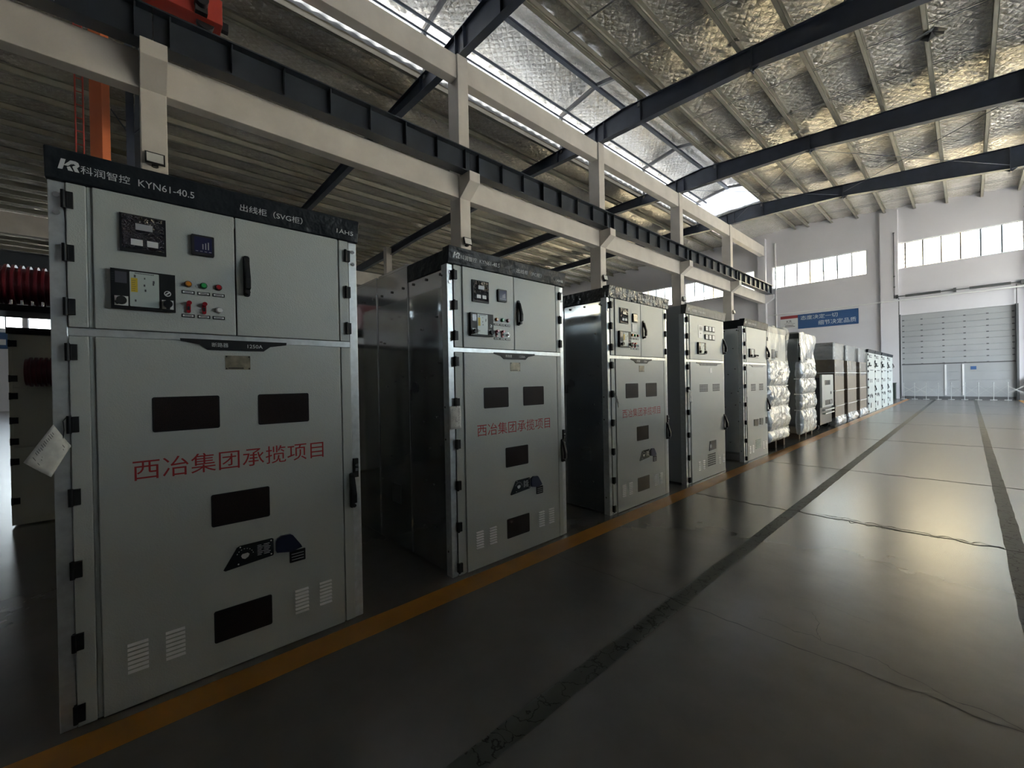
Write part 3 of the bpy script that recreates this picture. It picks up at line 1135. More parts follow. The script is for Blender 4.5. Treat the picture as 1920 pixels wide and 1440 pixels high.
def lever(parent, y, z, flip=1, name='handle', s=1.0):
    mb = MB()
    mb.rrect(y - 0.016 * s, y + 0.016 * s, z - 0.115 * s, z + 0.115 * s, 0.0, 0.014, 0.012)
    mb.prism([(0.014, y - 0.012, z + 0.10 * s), (0.030, y - 0.012, z + 0.085 * s), (0.060 * s, y - 0.012, z - 0.02 * s), (0.058 * s, y - 0.012, z - 0.075 * s),
              (0.034, y - 0.012, z - 0.082 * s), (0.036, y - 0.012, z - 0.02 * s), (0.018, y - 0.012, z + 0.05 * s), (0.014, y - 0.012, z + 0.02)], (0, 0.024, 0))
    mb.cyl((0.012, y, z - 0.095 * s), (0.045, y, z - 0.095 * s), 0.012, 10)
    return mb.build(name, BLACK, parent, 0.002)


def door_panel(t, name, y0, y1, z0, z1, lgroove=True, rgroove=False, m=None):
    """folded steel door: narrow hinge strip, step and main sheet"""
    mb = MB()
    a, b = y0, y1
    if lgroove:
        mb.box(-0.012, -0.001, y0, y0 + 0.066, z0, z1)
        mb.box(-0.020, -0.008, y0 + 0.066, y0 + 0.086, z0, z1)
        a = y0 + 0.086
    if rgroove:
        mb.box(-0.012, 0.001, y1 - 0.060, y1, z0, z1)
        mb.box(-0.020, -0.008, y1 - 0.070, y1 - 0.060, z0, z1)
        b = y1 - 0.070
    mb.box(-0.012, 0.004, a, b, z0, z1)
    return mb.build(name, m or PAINT, t, 0.004)


def louver(parent, y0, y1, z0, z1, n=7, m=None):
    mb = MB()
    h = (z1 - z0) / n
    for k in range(n):
        z = z0 + k * h
        mb.prism([(0.004, y0, z + 0.15 * h), (0.016, y0, z + 0.28 * h), (0.004, y0, z + 0.72 * h)], (0, y1 - y0, 0))
    mb.build('vent_louver', m or WHITE, parent)


def perforation(parent, y0, y1, z0, z1, rows, n=6):
    mb = MB()
    for r in range(rows):
        z = z0 + (r + 0.5) * (z1 - z0) / rows
        hz = (z1 - z0) / rows * 0.32
        for k in range(n):
            y = y0 + (k + 0.5) * (y1 - y0) / n
            mb.rrect(y - (y1 - y0) / n * 0.42, y + (y1 - y0) / n * 0.42, z - hz, z + hz, 0.0042, 0.0055, hz * 0.9, 0, 3)
    mb.build('vent_perforation', PERF, parent)


def viewing_window(parent, y0, y1, z0, z1, m):
    mb = MB()
    mb.rrect(y0, y1, z0, z1, 0.003, 0.0065, 0.010, 0)
    mb.rrect(y0 + 0.006, y1 - 0.006, z0 + 0.006, z1 - 0.006, 0.0065, 0.0072, 0.008, 1)
    mb.build('viewing_window', [BLACK, m], parent)


def relay(parent, y0, y1, z0, z1, yellow=True):
    w, h = y1 - y0, z1 - z0
    Y = lambda a: y0 + a * w
    Z = lambda a: z0 + a * h
    mb = MB()
    mb.box(0.004, 0.030, y0, y1, z0, z1, 0)
    mb.rrect(Y(.28), Y(.735), Z(.07), Z(.96), 0.030, 0.0325, 0.004, 1)
    mb.box(0.030, 0.032, Y(.065), Y(.24), Z(.64), Z(.93), 2)
    mb.box(0.030, 0.033, Y(.05), Y(.255), Z(.07), Z(.31), 3)
    mb.cyl((0.033, Y(.155), Z(.19)), (0.058, Y(.155), Z(.19)), 0.062 * w + 0.004, 18, 0)
    mb.bar((0.052, Y(.155), Z(.19)), (0.052, Y(.07), Z(.11)), 0.016, 0.014, 0, (1, 0, 0))
    mb.box(0.030, 0.033, Y(.775), Y(.965), Z(.06), Z(.30), 3)
    mb.cyl((0.033, Y(.87), Z(.19)), (0.058, Y(.87), Z(.19)), 0.060 * w + 0.004, 18, 0)
    mb.bar((0.052, Y(.87), Z(.19)), (0.052, Y(.87), Z(.05)), 0.014, 0.014, 0, (1, 0, 0))
    mb.cyl((0.030, Y(.87), Z(.475)), (0.034, Y(.87), Z(.475)), 0.050 * w + 0.002, 20, 3)
    mb.cyl((0.034, Y(.87), Z(.475)), (0.036, Y(.87), Z(.475)), 0.042 * w, 20, 0)
    mb.bar((0.037, Y(.84), Z(.44)), (0.037, Y(.90), Z(.51)), 0.006, 0.003, 3, (1, 0, 0))
    if yellow:
        mb.box(0.0325, 0.0335, Y(.30), Y(.40), Z(.44), Z(.80), 4)
        for k in range(6):
            mb.box(0.0335, 0.0338, Y(.31 + .0), Y(.36 + .006 * (k % 3)), Z(.475 + .05 * k), Z(.485 + .05 * k), 5)
    for yy, zz, s in ((.36, .85, .03), (.51, .81, .02), (.505, .63, .025), (.52, .50, .025), (.65, .74, .03), (.645, .68, .025), (.365, .22, .025)):
        mb.box(0.0325, 0.0333, Y(yy - s * .5), Y(yy + s * .5), Z(zz - s * 1.1), Z(zz + s * 1.1), 5)
    for k in range(12):
        mb.box(0.0325, 0.0333, Y(.36 + .025 * k), Y(.378 + .025 * k), Z(.915), Z(.938), 5)
    for k in range(4):
        mb.box(0.030, 0.0315, Y(.012), Y(.05), Z(.70 + .055 * k), Z(.708 + .055 * k), 2)
    mb.build('protection_relay', [BLACK, PANELW, SCRGREY if False else mat('relay_screen', (0.09, 0.09, 0.11), 0.25) if 'relay_screen' not in bpy.data.materials else bpy.data.materials['relay_screen'], WHITE, YEL, INK], parent)


def name_tag(parent, y, z, w=0.055, h=0.017):
    mb = MB()
    mb.box(0.004, 0.008, y - w / 2, y + w / 2, z - h / 2, z + h / 2, 0)
    mb.box(0.008, 0.009, y - w / 2 + .005, y + w / 2 - .005, z - h / 2 + .004, z + h / 2 - .004, 1)
    mb.box(0.009, 0.0093, y - w * .28, y + w * .28, z - h * .12, z + h * .12, 2)
    mb.build('name_tag', [BLACK, WHITE, INK], parent)


def lamp(parent, y, z, m, name='indicator_lamp'):
    mb = MB()
    mb.cyl((0.004, y, z), (0.012, y, z), 0.0165, 18, 1)
    mb.cyl((0.012, y, z), (0.026, y, z), 0.0150, 18, 0, 0.011)
    mb.build(name, [m, BLACK if m is not WHITE else CHROME], parent)


def toggle(parent, y, z, m):
    mb = MB()
    mb.rrect(y - 0.009, y + 0.009, z - 0.030, z + 0.030, 0.004, 0.016, 0.008, 0)
    mb.cyl((0.016, y + 0.002, z + 0.022), (0.032, y + 0.002, z + 0.022), 0.011, 12, 0)
    mb.box(0.016, 0.021, y - 0.005, y + 0.005, z - 0.016, z + 0.004, 1)
    mb.build('link_switch', [m, BLACK], parent)


def mechanism(door):
    mb = MB()
    pl = [(.620, .548), (.628, .541), (.862, .562), (.866, .570), (.866, .658), (.858, .664), (.700, .662), (.684, .655)]
    mb.prism([(0.004, y, z) for y, z in pl], (0.004, 0, 0), 0)
    hole = [(.703, .604), (.709, .613), (.735, .615), (.744, .606), (.738, .592), (.722, .583), (.708, .590)]
    mb.prism([(0.008, y, z) for y, z in hole], (0.001, 0, 0), 1)
    for k in range(16):                                   # dial arc
        a0, a1 = math.radians(10 + 10 * k), math.radians(18 + 10 * k)
        if k % 2 == 0:
            mb.prism([(0.008, .722 + .043 * math.cos(a), .600 + .043 * math.sin(a)) for a in (a0, a1)] + [(0.008, .722 + .039 * math.cos(a), .600 + .039 * math.sin(a)) for a in (a1, a0)], (0.0006, 0, 0), 2)
    for k in range(7):
        mb.box(0.008, 0.0086, .783, .783 + .02 + .006 * (k % 3), .585 + .009 * k, .588 + .009 * k, 2)
        mb.box(0.008, 0.0086, .815, .815 + .025 + .005 * ((k + 1) % 3), .585 + .009 * k, .588 + .009 * k, 2)
    for y, z in ((.69, .562), (.70, .654), (.853, .652), (.853, .574)):
        mb.cyl((0.008, y, z), (0.010, y, z), 0.004, 8, 1)
    mb.build('racking_plate', [mat('racking_plate_black', (0.02, 0.024, 0.03), 0.25) if 'racking_plate_black' not in bpy.data.materials else bpy.data.materials['racking_plate_black'], WHITE, WHITE_T], door)
    mb = MB()
    cv = [(.876, .588), (.880, .574), (.950, .560), (.952, .556), (1.018, .572), (1.010, .590), (.968, .655), (.955, .664), (.905, .667), (.884, .655), (.877, .640)]
    mb.prism([(0.004, y, z) for y, z in cv], (0.016, 0, 0), 0)
    mb.rrect(.950, 1.038, .488, .558, 0.004, 0.009, 0.004, 1)
    for k in range(3):
        mb.box(0.009, 0.0096, .960, 1.028, .502 + .017 * k, .505 + .017 * k, 2)
    mb.build('racking_cover', [NAVY, BLACK, WHITE_T], door)


def lock_box(t, y, z):
    mb = MB()
    mb.box(-0.02, 0.012, y - 0.014, y + 0.016, z - 0.062, z + 0.062, 0)
    mb.cyl((0.012, y, z + 0.02), (0.03, y, z + 0.02), 0.010, 10, 1)
    mb.box(0.012, 0.02, y - 0.008, y + 0.01, z - 0.02, z + 0.0, 1)
    mb.build('lock_catch', [BLACK, CHROME], t)


def breaker_cabinet(y0, label, line, number, crown_m=BLACKG):
    t = thing('switchgear_cabinet', label, 'cabinet', (FX, y0, 0), group=None)
    w = 1.40
    carcass(t, w, 3.4, SIDE)
    frame(t, w)
    crown(t, w, crown_m, [('科润智控', 0.108, 0.276, 2.548, 2.584), ('KYN61-40.5', 0.306, 0.526, 2.550, 2.582), (line, 0.731, 1.056, 2.542, 2.580), (number, 1.262, 1.368, 2.541, 2.566)])
    d = door_panel(t, 'instrument_door', 0.056, 0.703, 1.842, 2.503)
    # display meter under film
    mb = MB()
    mb.box(0.004, 0.016, 0.234, 0.407, 2.225, 2.408, 0)
    mb.box(0.016, 0.018, 0.242, 0.399, 2.240, 2.402, 1)
    mb.box(0.018, 0.0188, 0.292, 0.356, 2.335, 2.366, 2)
    mb.box(0.018, 0.0188, 0.274, 0.318, 2.258, 2.288, 3)
    mb.box(0.018, 0.0188, 0.334, 0.376, 2.258, 2.288, 3)
    mb.box(0.018, 0.0186, 0.248, 0.262, 2.375, 2.392, 0)
    mb.build('display_meter', [BLACK, FILMG, SCRGREY, WHITE], d)
    mb = MB()
    mb.rrect(0.509, 0.608, 2.257, 2.364, 0.004, 0.022, 0.006, 0)
    mb.box(0.022, 0.0225, 0.522, 0.598, 2.272, 2.354, 1)
    for k in range(3):
        mb.box(0.0225, 0.023, 0.556 + .012 * k, 0.561 + .012 * k, 2.290, 2.318 + .006 * k, 2)
    for k in range(4):
        mb.box(0.0225, 0.023, 0.527 + .019 * k, 0.538 + .019 * k, 2.277, 2.280, 2)
    mb.build('power_meter', [BLACK, SCRBLUE, SCRGREY], d)
    relay(d, 0.199, 0.439, 1.942, 2.131)
    for y, m in ((.493, AMBER), (.559, GREEN), (.625, REDL)):
        lamp(d, y, 2.098, m)
        name_tag(d, y, 2.0555)
    for y in (.493, .559):
        toggle(d, y, 1.976, REDL)
    lamp(d, .626, 1.973, WHITE, 'push_button')
    for y in (.491, .558, .624):
        name_tag(d, y, 1.932)
    d2 = door_panel(t, 'side_door', 0.709, 1.340, 1.842, 2.503, False, True)
    lever(d2, 0.758, 2.18)
    d3 = door_panel(t, 'lower_door', 0.056, 1.343, 0.004, 1.802, True, True)
    for z in (1.726, 1.395, 1.062, 0.730, 0.398, 0.070):
        hinge(t, 0.046, 0.084, z)
    for z in (2.420, 2.178, 1.933):
        hinge(t, 0.044, 0.081, z)
    for z in (2.404, 2.165, 1.926):
        hinge(t, 1.313, 1.347, z)
    mb = MB()
    mb.prism([(0.004, y, z) for y, z in ((.455, 1.812), (.957, 1.812), (.955, 1.797), (.870, 1.783), (.835, 1.756), (.570, 1.756), (.535, 1.783), (.457, 1.800))], (0.007, 0, 0), 0)
    pl = mb.build('breaker_plate', BLACK, d3)
    tx = MB()
    tx.text('断路器', .590, .664, 1.772, 1.796, 0.0118)
    tx.text('1250A', .755, .830, 1.772, 1.792, 0.0118)
    tx.v = [(0.0118, v[1], v[2]) for v in tx.v]
    # plate and lettering are one piece: join the letters into the plate mesh
    n0 = len(pl.data.vertices)
    allb = MB()
    allb.v = [tuple(v.co) for v in pl.data.vertices]
    allb.f = [tuple(p.vertices) for p in pl.data.polygons]
    allb.m = [0] * len(allb.f)
    allb.s = [False] * len(allb.f)
    allb.add(tx.v, tx.f, 1)
    bpy.data.objects.remove(pl)
    allb.build('breaker_plate', [BLACK, WHITE_T], d3)
    mb = MB()
    mb.box(0.004, 0.0065, 0.649, 0.768, 1.650, 1.728, 0)
    mb.box(0.0065, 0.007, 0.662, 0.735, 1.655, 1.661, 1)
    for yy in (.655, .762):
        for zz in (1.656, 1.722):
            mb.cyl((0.0065, yy, zz), (0.008, yy, zz), 0.004, 8, 1)
    mb.build('rating_plate', [BRASS, BLACK], d3)
    for a, b, z0, z1 in ((.339, .619, 1.332, 1.509), (.802, 1.076, 1.332, 1.508), (.572, .851, .795, .971), (.574, .852, .164, .337)):
        viewing_window(d3, a, b, z0, z1, DKGLASS)
    mb = MB()
    mb.text('西冶集团承揽项目', .262, 1.158, 1.100, 1.203, 0.0048)
    mb.build('lettering', RED_T, d3)['label'] = 'red characters across the door'
    mechanism(d3)
    for a, b in ((.229, .306), (.372, .450), (.976, 1.052), (1.117, 1.190)):
        louver(d3, a, b, .166, .318)
    lever(d3, 1.334, 0.855)
    lock_box(t, 1.362, 1.0)
    return t


CY = {'a': -0.26, 'b': 1.865, 'c': 4.03}
breaker_cabinet(CY['a'], 'largest light grey switchgear cabinet at the left, nearest, marked 1AH5', '出线柜（SVG柜）', '1AH5')
breaker_cabinet(CY['b'], 'second light grey switchgear cabinet in the row, marked 1AH6 on its black crown', '出线柜（FC柜）', '1AH6')
c3 = breaker_cabinet(CY['c'], 'third light grey switchgear cabinet, last one with red characters on its door', '出线柜（FC柜）', '1AH7', BLACKF)
# the third one has an extra blank meter beside its lamps
for ch in c3.children:
    if ch.name.split('.')[0] == 'instrument_door':
        mb = MB()
        mb.box(0.004, 0.010, 0.500, 0.610, 2.140, 2.235)
        mb.build('blank_plate', WHITE, ch)


def feeder_cabinet(y0, w, label, kind):
    """cabinets without viewing windows; kind 'meters' (fourth), 'plain' (fifth), 'far' (end of the row)"""
    t = thing('switchgear_cabinet', label, 'cabinet', (FX, y0, 0))
    carcass(t, w, 1.9 if kind == 'far' else 2.4, SIDEG if kind == 'meters' else SIDE, back_h=2.60 if kind == 'meters' else 2.62, detail=1 if kind != 'plain' else 2)
    frame(t, w)
    crown(t, w, GREYC if kind == 'meters' else BLACKG, [('科润智控', 0.19, 0.36, 2.548, 2.584), ('KYN61-40.5', 0.39, 0.64, 2.550, 2.582)] if kind != 'far' else None, xback=-0.66 if kind != 'meters' else None, logo=kind != 'far')
    if kind == 'meters':
        mb = MB()
        mb.box(-0.66, -0.061, 0.008, w - 0.008, 2.47, 2.63)
        mb.build('top_cover', SIDEG, t)
    R = w - 0.056
    d = door_panel(t, 'instrument_door', 0.056, R, 1.842, 2.50)
    d3 = door_panel(t, 'lower_door', 0.056, R, 0.004, 1.802)
    for z in (2.42, 2.178, 1.933) + (1.726, 1.395, 1.062, 0.730, 0.398, 0.070):
        hinge(t, 0.040, 0.088, z)
    c = w / 2
    mb = MB()
    mb.prism([(0.004, c + y, z) for y, z in ((-.38, 1.800), (.56, 1.800), (.54, 1.786), (.40, 1.778), (.37, 1.755), (-.24, 1.755), (-.27, 1.778), (-.37, 1.786))], (0.007, 0, 0))
    mb.build('name_plate', GREYC if kind != 'plain' else mat('grey_name_plate', (0.2, 0.21, 0.22), 0.4), d3)
    if kind == 'meters':
        for zz in (2.292, 2.162):
            for k in range(3):
                y = .655 + k * .125
                mb = MB()
                mb.box(0.004, 0.020, y, y + .108, zz, zz + .082, 0)
                mb.box(0.020, 0.021, y + .012, y + .096, zz + .010, zz + .074, 1)
                mb.build('panel_meter', [BLACK, WHITE], d)
        mb = MB()
        mb.box(0.004, 0.006, .43, .595, 2.175, 2.375, 0)
        for k in range(3):
            mb.box(0.006, 0.0066, .48 + .03 * k, .492 + .03 * k, 2.29, 2.35, 1)
        mb.box(0.006, 0.0066, .47, .56, 2.315, 2.321, 1)
        mb.box(0.006, 0.0066, .49, .53, 2.24, 2.25, 1)
        mb.build('diagram_plate', [WHITE, INK], d)
        relay(d, .38, .64, 1.925, 2.105, False)
        perforation(d3, .44, .745, 1.345, 1.465, 5)
        perforation(d3, .92, 1.205, 1.345, 1.465, 5)
        perforation(d3, .70, 1.00, .165, .365, 6, 6)
        mb = MB()
        mb.prism([(0.004, y, z) for y, z in ((.75, .41), (1.01, .42), (1.01, .56), (.78, .56))], (0.008, 0, 0))
        mb.cyl((0.012, .80, .48), (0.014, .80, .48), 0.03, 14, 1)
        mb.build('racking_plate', [BLACK, SCRGREY], d3)
        for a in (.36, .52, 1.12, 1.28):
            louver(d3, a, a + .07, .15, .30, 5)
        for z in (2.08, 0.82):
            lever(d if z > 1.8 else d3, R - 0.01, z, 1, 'handle', 1.15)
        mb = MB()
        mb.box(0.004, 0.006, .83, .91, 1.64, 1.72)
        mb.build('notice_plate', WHITE, d3)
    else:
        relay(d, .26, .52, 1.935, 2.095, False)
        for k in range(3):
            lamp(d, .60 + .075 * k, 1.98, BLACK, 'push_button')
        name_tag(d, .70, 1.94, .2, .022)
        if kind == 'far':
            for k in range(4):
                mb = MB()
                mb.box(0.004, 0.02, .35 + .17 * k, .47 + .17 * k, 2.30, 2.42, 0)
                mb.box(0.02, 0.021, .365 + .17 * k, .455 + .17 * k, 2.315, 2.405, 1)
                mb.build('panel_meter', [BLACK, WHITE], d)
            for a, z0 in ((.40, 1.25), (.85, 1.25)):
                perforation(d3, a, a + .26, z0, z0 + .15, 5)
            for a, z0, dz in ((.45, .62, .14), (.80, .66, .12), (1.0, .60, .13), (.60, .2, .2)):
                mb = MB()
                mb.box(0.004, 0.012, a, a + .15, z0, z0 + dz)
                mb.build('racking_plate', BLACK, d3)
            mb = MB()
            mb.box(0.004, 0.006, 0.10, 0.30, 1.36, 1.62)
            mb.build('paper_notice', PAPER, d3)
        else:
            perforation(d3, .35, .61, 1.30, 1.435, 5)
            perforation(d3, .80, 1.05, 1.30, 1.435, 5)
            for a, b in ((.48, .72), (.81, .99), (1.17, 1.25)):
                mb = MB()
                mb.prism([(0.004, y, z) for y, z in ((a, .63), (a + (b - a) * .8, .615), (b, .65), (b, .75), (a, .755))], (0.010, 0, 0))
                mb.build('racking_plate', BLACK, d3)
            louver(d3, .56, .85, .18, .36, 6, TEALV)
            for a in (.22, .38, .98, 1.12):
                louver(d3, a, a + .07, .13, .28, 5)
        for z in (2.05, 1.0):
            lever(d if z > 1.8 else d3, R - 0.01, z, 1, 'handle', 1.2)
    return t


feeder_cabinet(5.96, 1.44, 'fourth grey cabinet, with six small square meters on its upper door', 'meters')
feeder_cabinet(8.28, 1.34, 'fifth grey cabinet, plain upper door, beside the first film wrapped cabinet', 'plain')
feeder_cabinet(22.30, 1.82, 'light grey cabinet directly beyond the last cardboard wrapped one', 'far')
feeder_cabinet(24.22, 1.90, 'light grey cabinet in the middle of the far group of unwrapped ones', 'far')
feeder_cabinet(26.36, 2.05, 'light grey cabinet second from the far end of the row', 'far')
feeder_cabinet(28.50, 2.10, 'light grey cabinet at the far end of the row near the door', 'far')


# ------------------------------------------------------------------ wrapped cabinets
def wrap_shell(w, d, z0, z1, straps, bulge, seed, top_round=0.0, lump=1.0):
    """film skin around a box standing behind x=0: perimeter rings with bulges between straps"""
    mb = MB()
    per = []
    r = 0.05
    n = 26
    for i in range(n):
        per.append((0.0, w * (i + 0.5) / n, 1, 0))
    for i in range(n):
        per.append((-d * (i + 0.5) / n, w, 0, 1))
    for i in range(n):
        per.append((-d, w * (1 - (i + 0.5) / n), -1, 0))
    for i in range(n):
        per.append((-d * (1 - (i + 0.5) / n), 0, 0, -1))
    nz = 110
    vs, fs = [], []
    lv = sorted([z0] + straps + [z1])
    for j in range(nz + 1):
        z = z0 + (z1 - z0) * j / nz
        lo = max([s for s in lv if s <= z + 1e-6])
        hi = min([s for s in lv if s > z + 1e-6], default=z1 + 0.001)
        t = (z - lo) / max(1e-6, hi - lo)
        b = bulge * math.sin(PI * min(1, max(0, t))) ** 0.55
        for (x, y, nx, ny) in per:
            ncs = noise.noise(Vector((x * 4 + seed, y * 4, z * 4))) * 0.03 + noise.noise(Vector((x * 11 + seed, y * 11, z * 9))) * 0.020 + noise.noise(Vector((x * 25 + seed, y * 25, z * 22))) * 0.007
            k = b + ncs * lump * (0.25 + b / max(1e-6, bulge) * 0.9) + 0.01
            corner = 1.0
            vs.append((x + nx * k, y + ny * (0.012 + 0.35 * k), z))
    m = len(per)
    for j in range(nz):
        for i in range(m):
            a = j * m + i
            bq = j * m + (i + 1) % m
            fs.append((a, bq, bq + m, a + m))
    fs.append(tuple(nz * m + i for i in range(m)))
    mb.add(vs, fs, 0, True)
    return mb


def strap(parent, w, d, z, e=0.012):
    mb = MB()
    pts = [(e, -e), (e, w + e), (-d - e, w + e), (-d - e, -e)]
    for (a, b) in zip(pts, pts[1:] + pts[:1]):
        mb.bar((a[0], a[1], z), (b[0], b[1], z), 0.006, 0.022)
    mb.build('packing_strap', STRAP, parent)


def pallet(parent, w, d, h):
    mb = MB()
    for y in (0.05, w / 2 - 0.05, w - 0.15):
        mb.box(-d, -0.04, y, y + 0.1, 0, h - 0.03)
    for k in range(7):
        x = -0.05 - k * (d - 0.2) / 6
        mb.box(x - 0.12, x, 0.02, w - 0.02, h - 0.03, h)
    mb.build('pallet', WOOD, parent)


def wrapped_cabinet(y0, w, label, straps, base, seed, bulge, cuff):
    t = thing('wrapped_cabinet', label, 'wrapped cabinet', (FX - 0.05, y0, 0))
    d = 2.2
    pallet(t, w, d, base)
    mb = MB()
    mb.box(-d, -0.02, 0.01, w - 0.01, base, 2.60)
    mb.box(-d, -0.02, 0.0, 0.05, base, 2.60)
    mb.build('body', SIDE, t, 0.004)
    mb = MB()
    mb.box(-0.35, 0.0, -0.004, w + 0.004, 2.50, 2.63)
    mb.build('crown_panel', GREYC, t)
    mb = MB()
    mb.box(-0.02, 0.0, 0.07, w - 0.06, base + .02, 2.50)
    d_ = mb.build('front_door', PAINT, t)
    for z in (2.35, 2.0, 1.7, 1.4, 1.06, .73, .4):
        hinge(t, 0.03, 0.085, z)
    mb = MB()
    mb.box(0.0, 0.02, .35, .52, 1.95, 2.15, 0)
    mb.box(0.0, 0.02, .62, .72, 1.98, 2.12, 0)
    mb.build('protection_relay', [BLACK], d_)
    # film only over the front part of the cabinet: sheet front, round the edges
    sh = wrap_shell(w, 0.06, base - 0.02, 1.92, straps, bulge, seed)
    sh.build('bubble_wrap', FILM, t)
    mb = MB()                                             # loose clear film over the top
    vs, fs = [], []
    n, q = 24, 30
    for i in range(n + 1):
        for j in range(q + 1):
            u, v = i / n, j / q
            y = -0.03 + (w + 0.06) * u
            # v runs over the roof from the back, down the front
            if v < 0.35:
                x, z = -0.75 + 0.78 * v / 0.35, 2.66
            else:
                x, z = 0.03 + 0.02 * math.sin(v * 9 + u * 4), 2.66 - (v - 0.35) / 0.65 * 0.80
            z += noise.noise(Vector((y * 3 + seed, v * 4, 2))) * 0.05 * (1 if v < .4 else .3)
            x += noise.noise(Vector((y * 4 + seed, v * 5, 7))) * 0.03
            vs.append((x, y, z))
    for i in range(n):
        for j in range(q):
            a = i * (q + 1) + j
            fs.append((a, a + 1, a + q + 2, a + q + 1))
    mb.add(vs, fs, 0, True)
    mb.build('clear_film', FILMC if cuff else FILM, t)
    for s in straps:
        strap(t, w, 0.09, s, 0.02)
    return t


wrapped_cabinet(9.72, 1.42, 'first cabinet bulging in silver bubble wrap, beyond the fifth grey cabinet', [0.42, 0.92, 1.36], 0.2, 3.0, 0.06, True)
wrapped_cabinet(12.22, 1.42, 'second bubble wrapped cabinet, with its bare zinc side showing, before the black trolley', [0.72, 1.12, 1.5], 0.14, 11.0, 0.055, False)


def cardboard_cabinet(y0, w, label, seed):
    t = thing('wrapped_cabinet', label, 'wrapped cabinet', (FX - 0.02, y0, 0))
    d = 2.2
    mb = MB()
    mb.box(-d, -0.03, 0.01, w - 0.01, 0.0, 2.56)
    mb.box(-d - 0.01, -0.02, 0.0, w, 2.46, 2.60)
    mb.build('body', SIDE, t, 0.004)
    mb = MB()                                              # corrugated sheet folded round the front and both corners
    mb.prism([(-0.62, -0.012, 0.12), (-0.62, -0.024, 0.12), (0.012, -0.024, 0.12), (0.012, w + 0.024, 0.12), (-0.62, w + 0.024, 0.12), (-0.62, w + 0.012, 0.12), (-0.004, w + 0.012, 0.12), (-0.004, -0.012, 0.12)], (0, 0, 1.95))
    mb.build('cardboard_sheet', CARD, t)
    sh = wrap_shell(w, 0.5, 1.55, 2.60, [2.05], 0.015, seed, lump=0.7)
    sh.build('clear_film', FILMC, t)
    sh = wrap_shell(w, 0.10, 0.0, 0.30, [], 0.05, seed + 4, lump=1.6)
    sh.build('bubble_wrap', FILM, t)
    for s in (0.62, 1.10, 1.66):
        strap(t, w, 0.66, s, 0.03)
    return t


cardboard_cabinet(16.06, 1.35, 'first cabinet wrapped in cardboard and straps, behind the black trolley', 21)
cardboard_cabinet(18.05, 1.62, 'middle one of three cardboard wrapped cabinets', 33)
cardboard_cabinet(20.43, 1.45, 'last cardboard wrapped cabinet, next to the far unwrapped ones', 47)

# the row across the aisle: it shades the foot of the near row from the window side
for k in range(11):
    y = -5.2 + 2.16 * k
    t = thing('switchgear_cabinet', 'grey cabinet of the opposite row across the aisle, right of the picture', 'cabinet', (2.45, y, 0), 0, 'cabinets of the opposite row')
    mb = MB()
    mb.box(0.03, 2.4, 0, 1.4, 0, 2.5)
    mb.build('body', SIDE, t)
    mb = MB()
    mb.box(0, 0.03, 0.05, 1.35, 0.02, 1.80)
    mb.box(0, 0.03, 0.05, 1.35, 1.83, 2.49)
    mb.build('door', PAINT, t)
    mb = MB()
    mb.box(-0.03, 0.6, 0, 1.4, 2.5, 2.63)
    mb.build('crown_panel', BLACK, t)

# withdrawable breaker trolley parked between the wrapped cabinets
t = thing('breaker_trolley', 'black breaker trolley with a pale front panel before the first cardboard wrapped cabinet', 'trolley', (-2.80, 14.45, 0))
mb = MB()
mb.box(-1.1, -0.05, 0.0, 1.50, 0.16, 1.52)
mb.build('body', DARKM, t, 0.01)
mb = MB()
mb.box(-0.05, 0.0, 0.02, 1.48, 0.66, 1.60, 0)
for k in range(4):
    mb.box(0.0, 0.006, 0.38 + .18 * k, 0.50 + .18 * k, 1.30, 1.44, 1)
mb.box(0.0, 0.006, 0.42, 1.0, 1.345, 1.365, 1)
mb.box(0.0, 0.006, 0.40, 1.30, 0.72, 0.86, 1)
mb.cyl((0.006, 1.02, .79), (0.02, 1.02, .79), 0.06, 16, 2)
mb.box(0.0, 0.006, 1.1, 1.2, 1.02, 1.1, 1)
mb.build('front_panel', [PAINT, BLACK, WHITE], t)
mb = MB()
mb.box(-0.06, 0.02, 0.3, 1.5, 0.56, 0.60)
mb.box(-0.06, 0.02, 0.3, 1.5, 0.46, 0.49)
mb.build('pull_bar', GALV, t)
for x in (-0.95, -0.2):
    for y in (0.15, 1.35):
        mb = MB()
        mb.cyl((x, y - 0.04, 0.09), (x, y + 0.04, 0.09), 0.09, 18)
        mb.box(x - 0.02, x + 0.02, y - 0.05, y + 0.05, 0.09, 0.18)
        mb.build('wheel', BLACK, t)


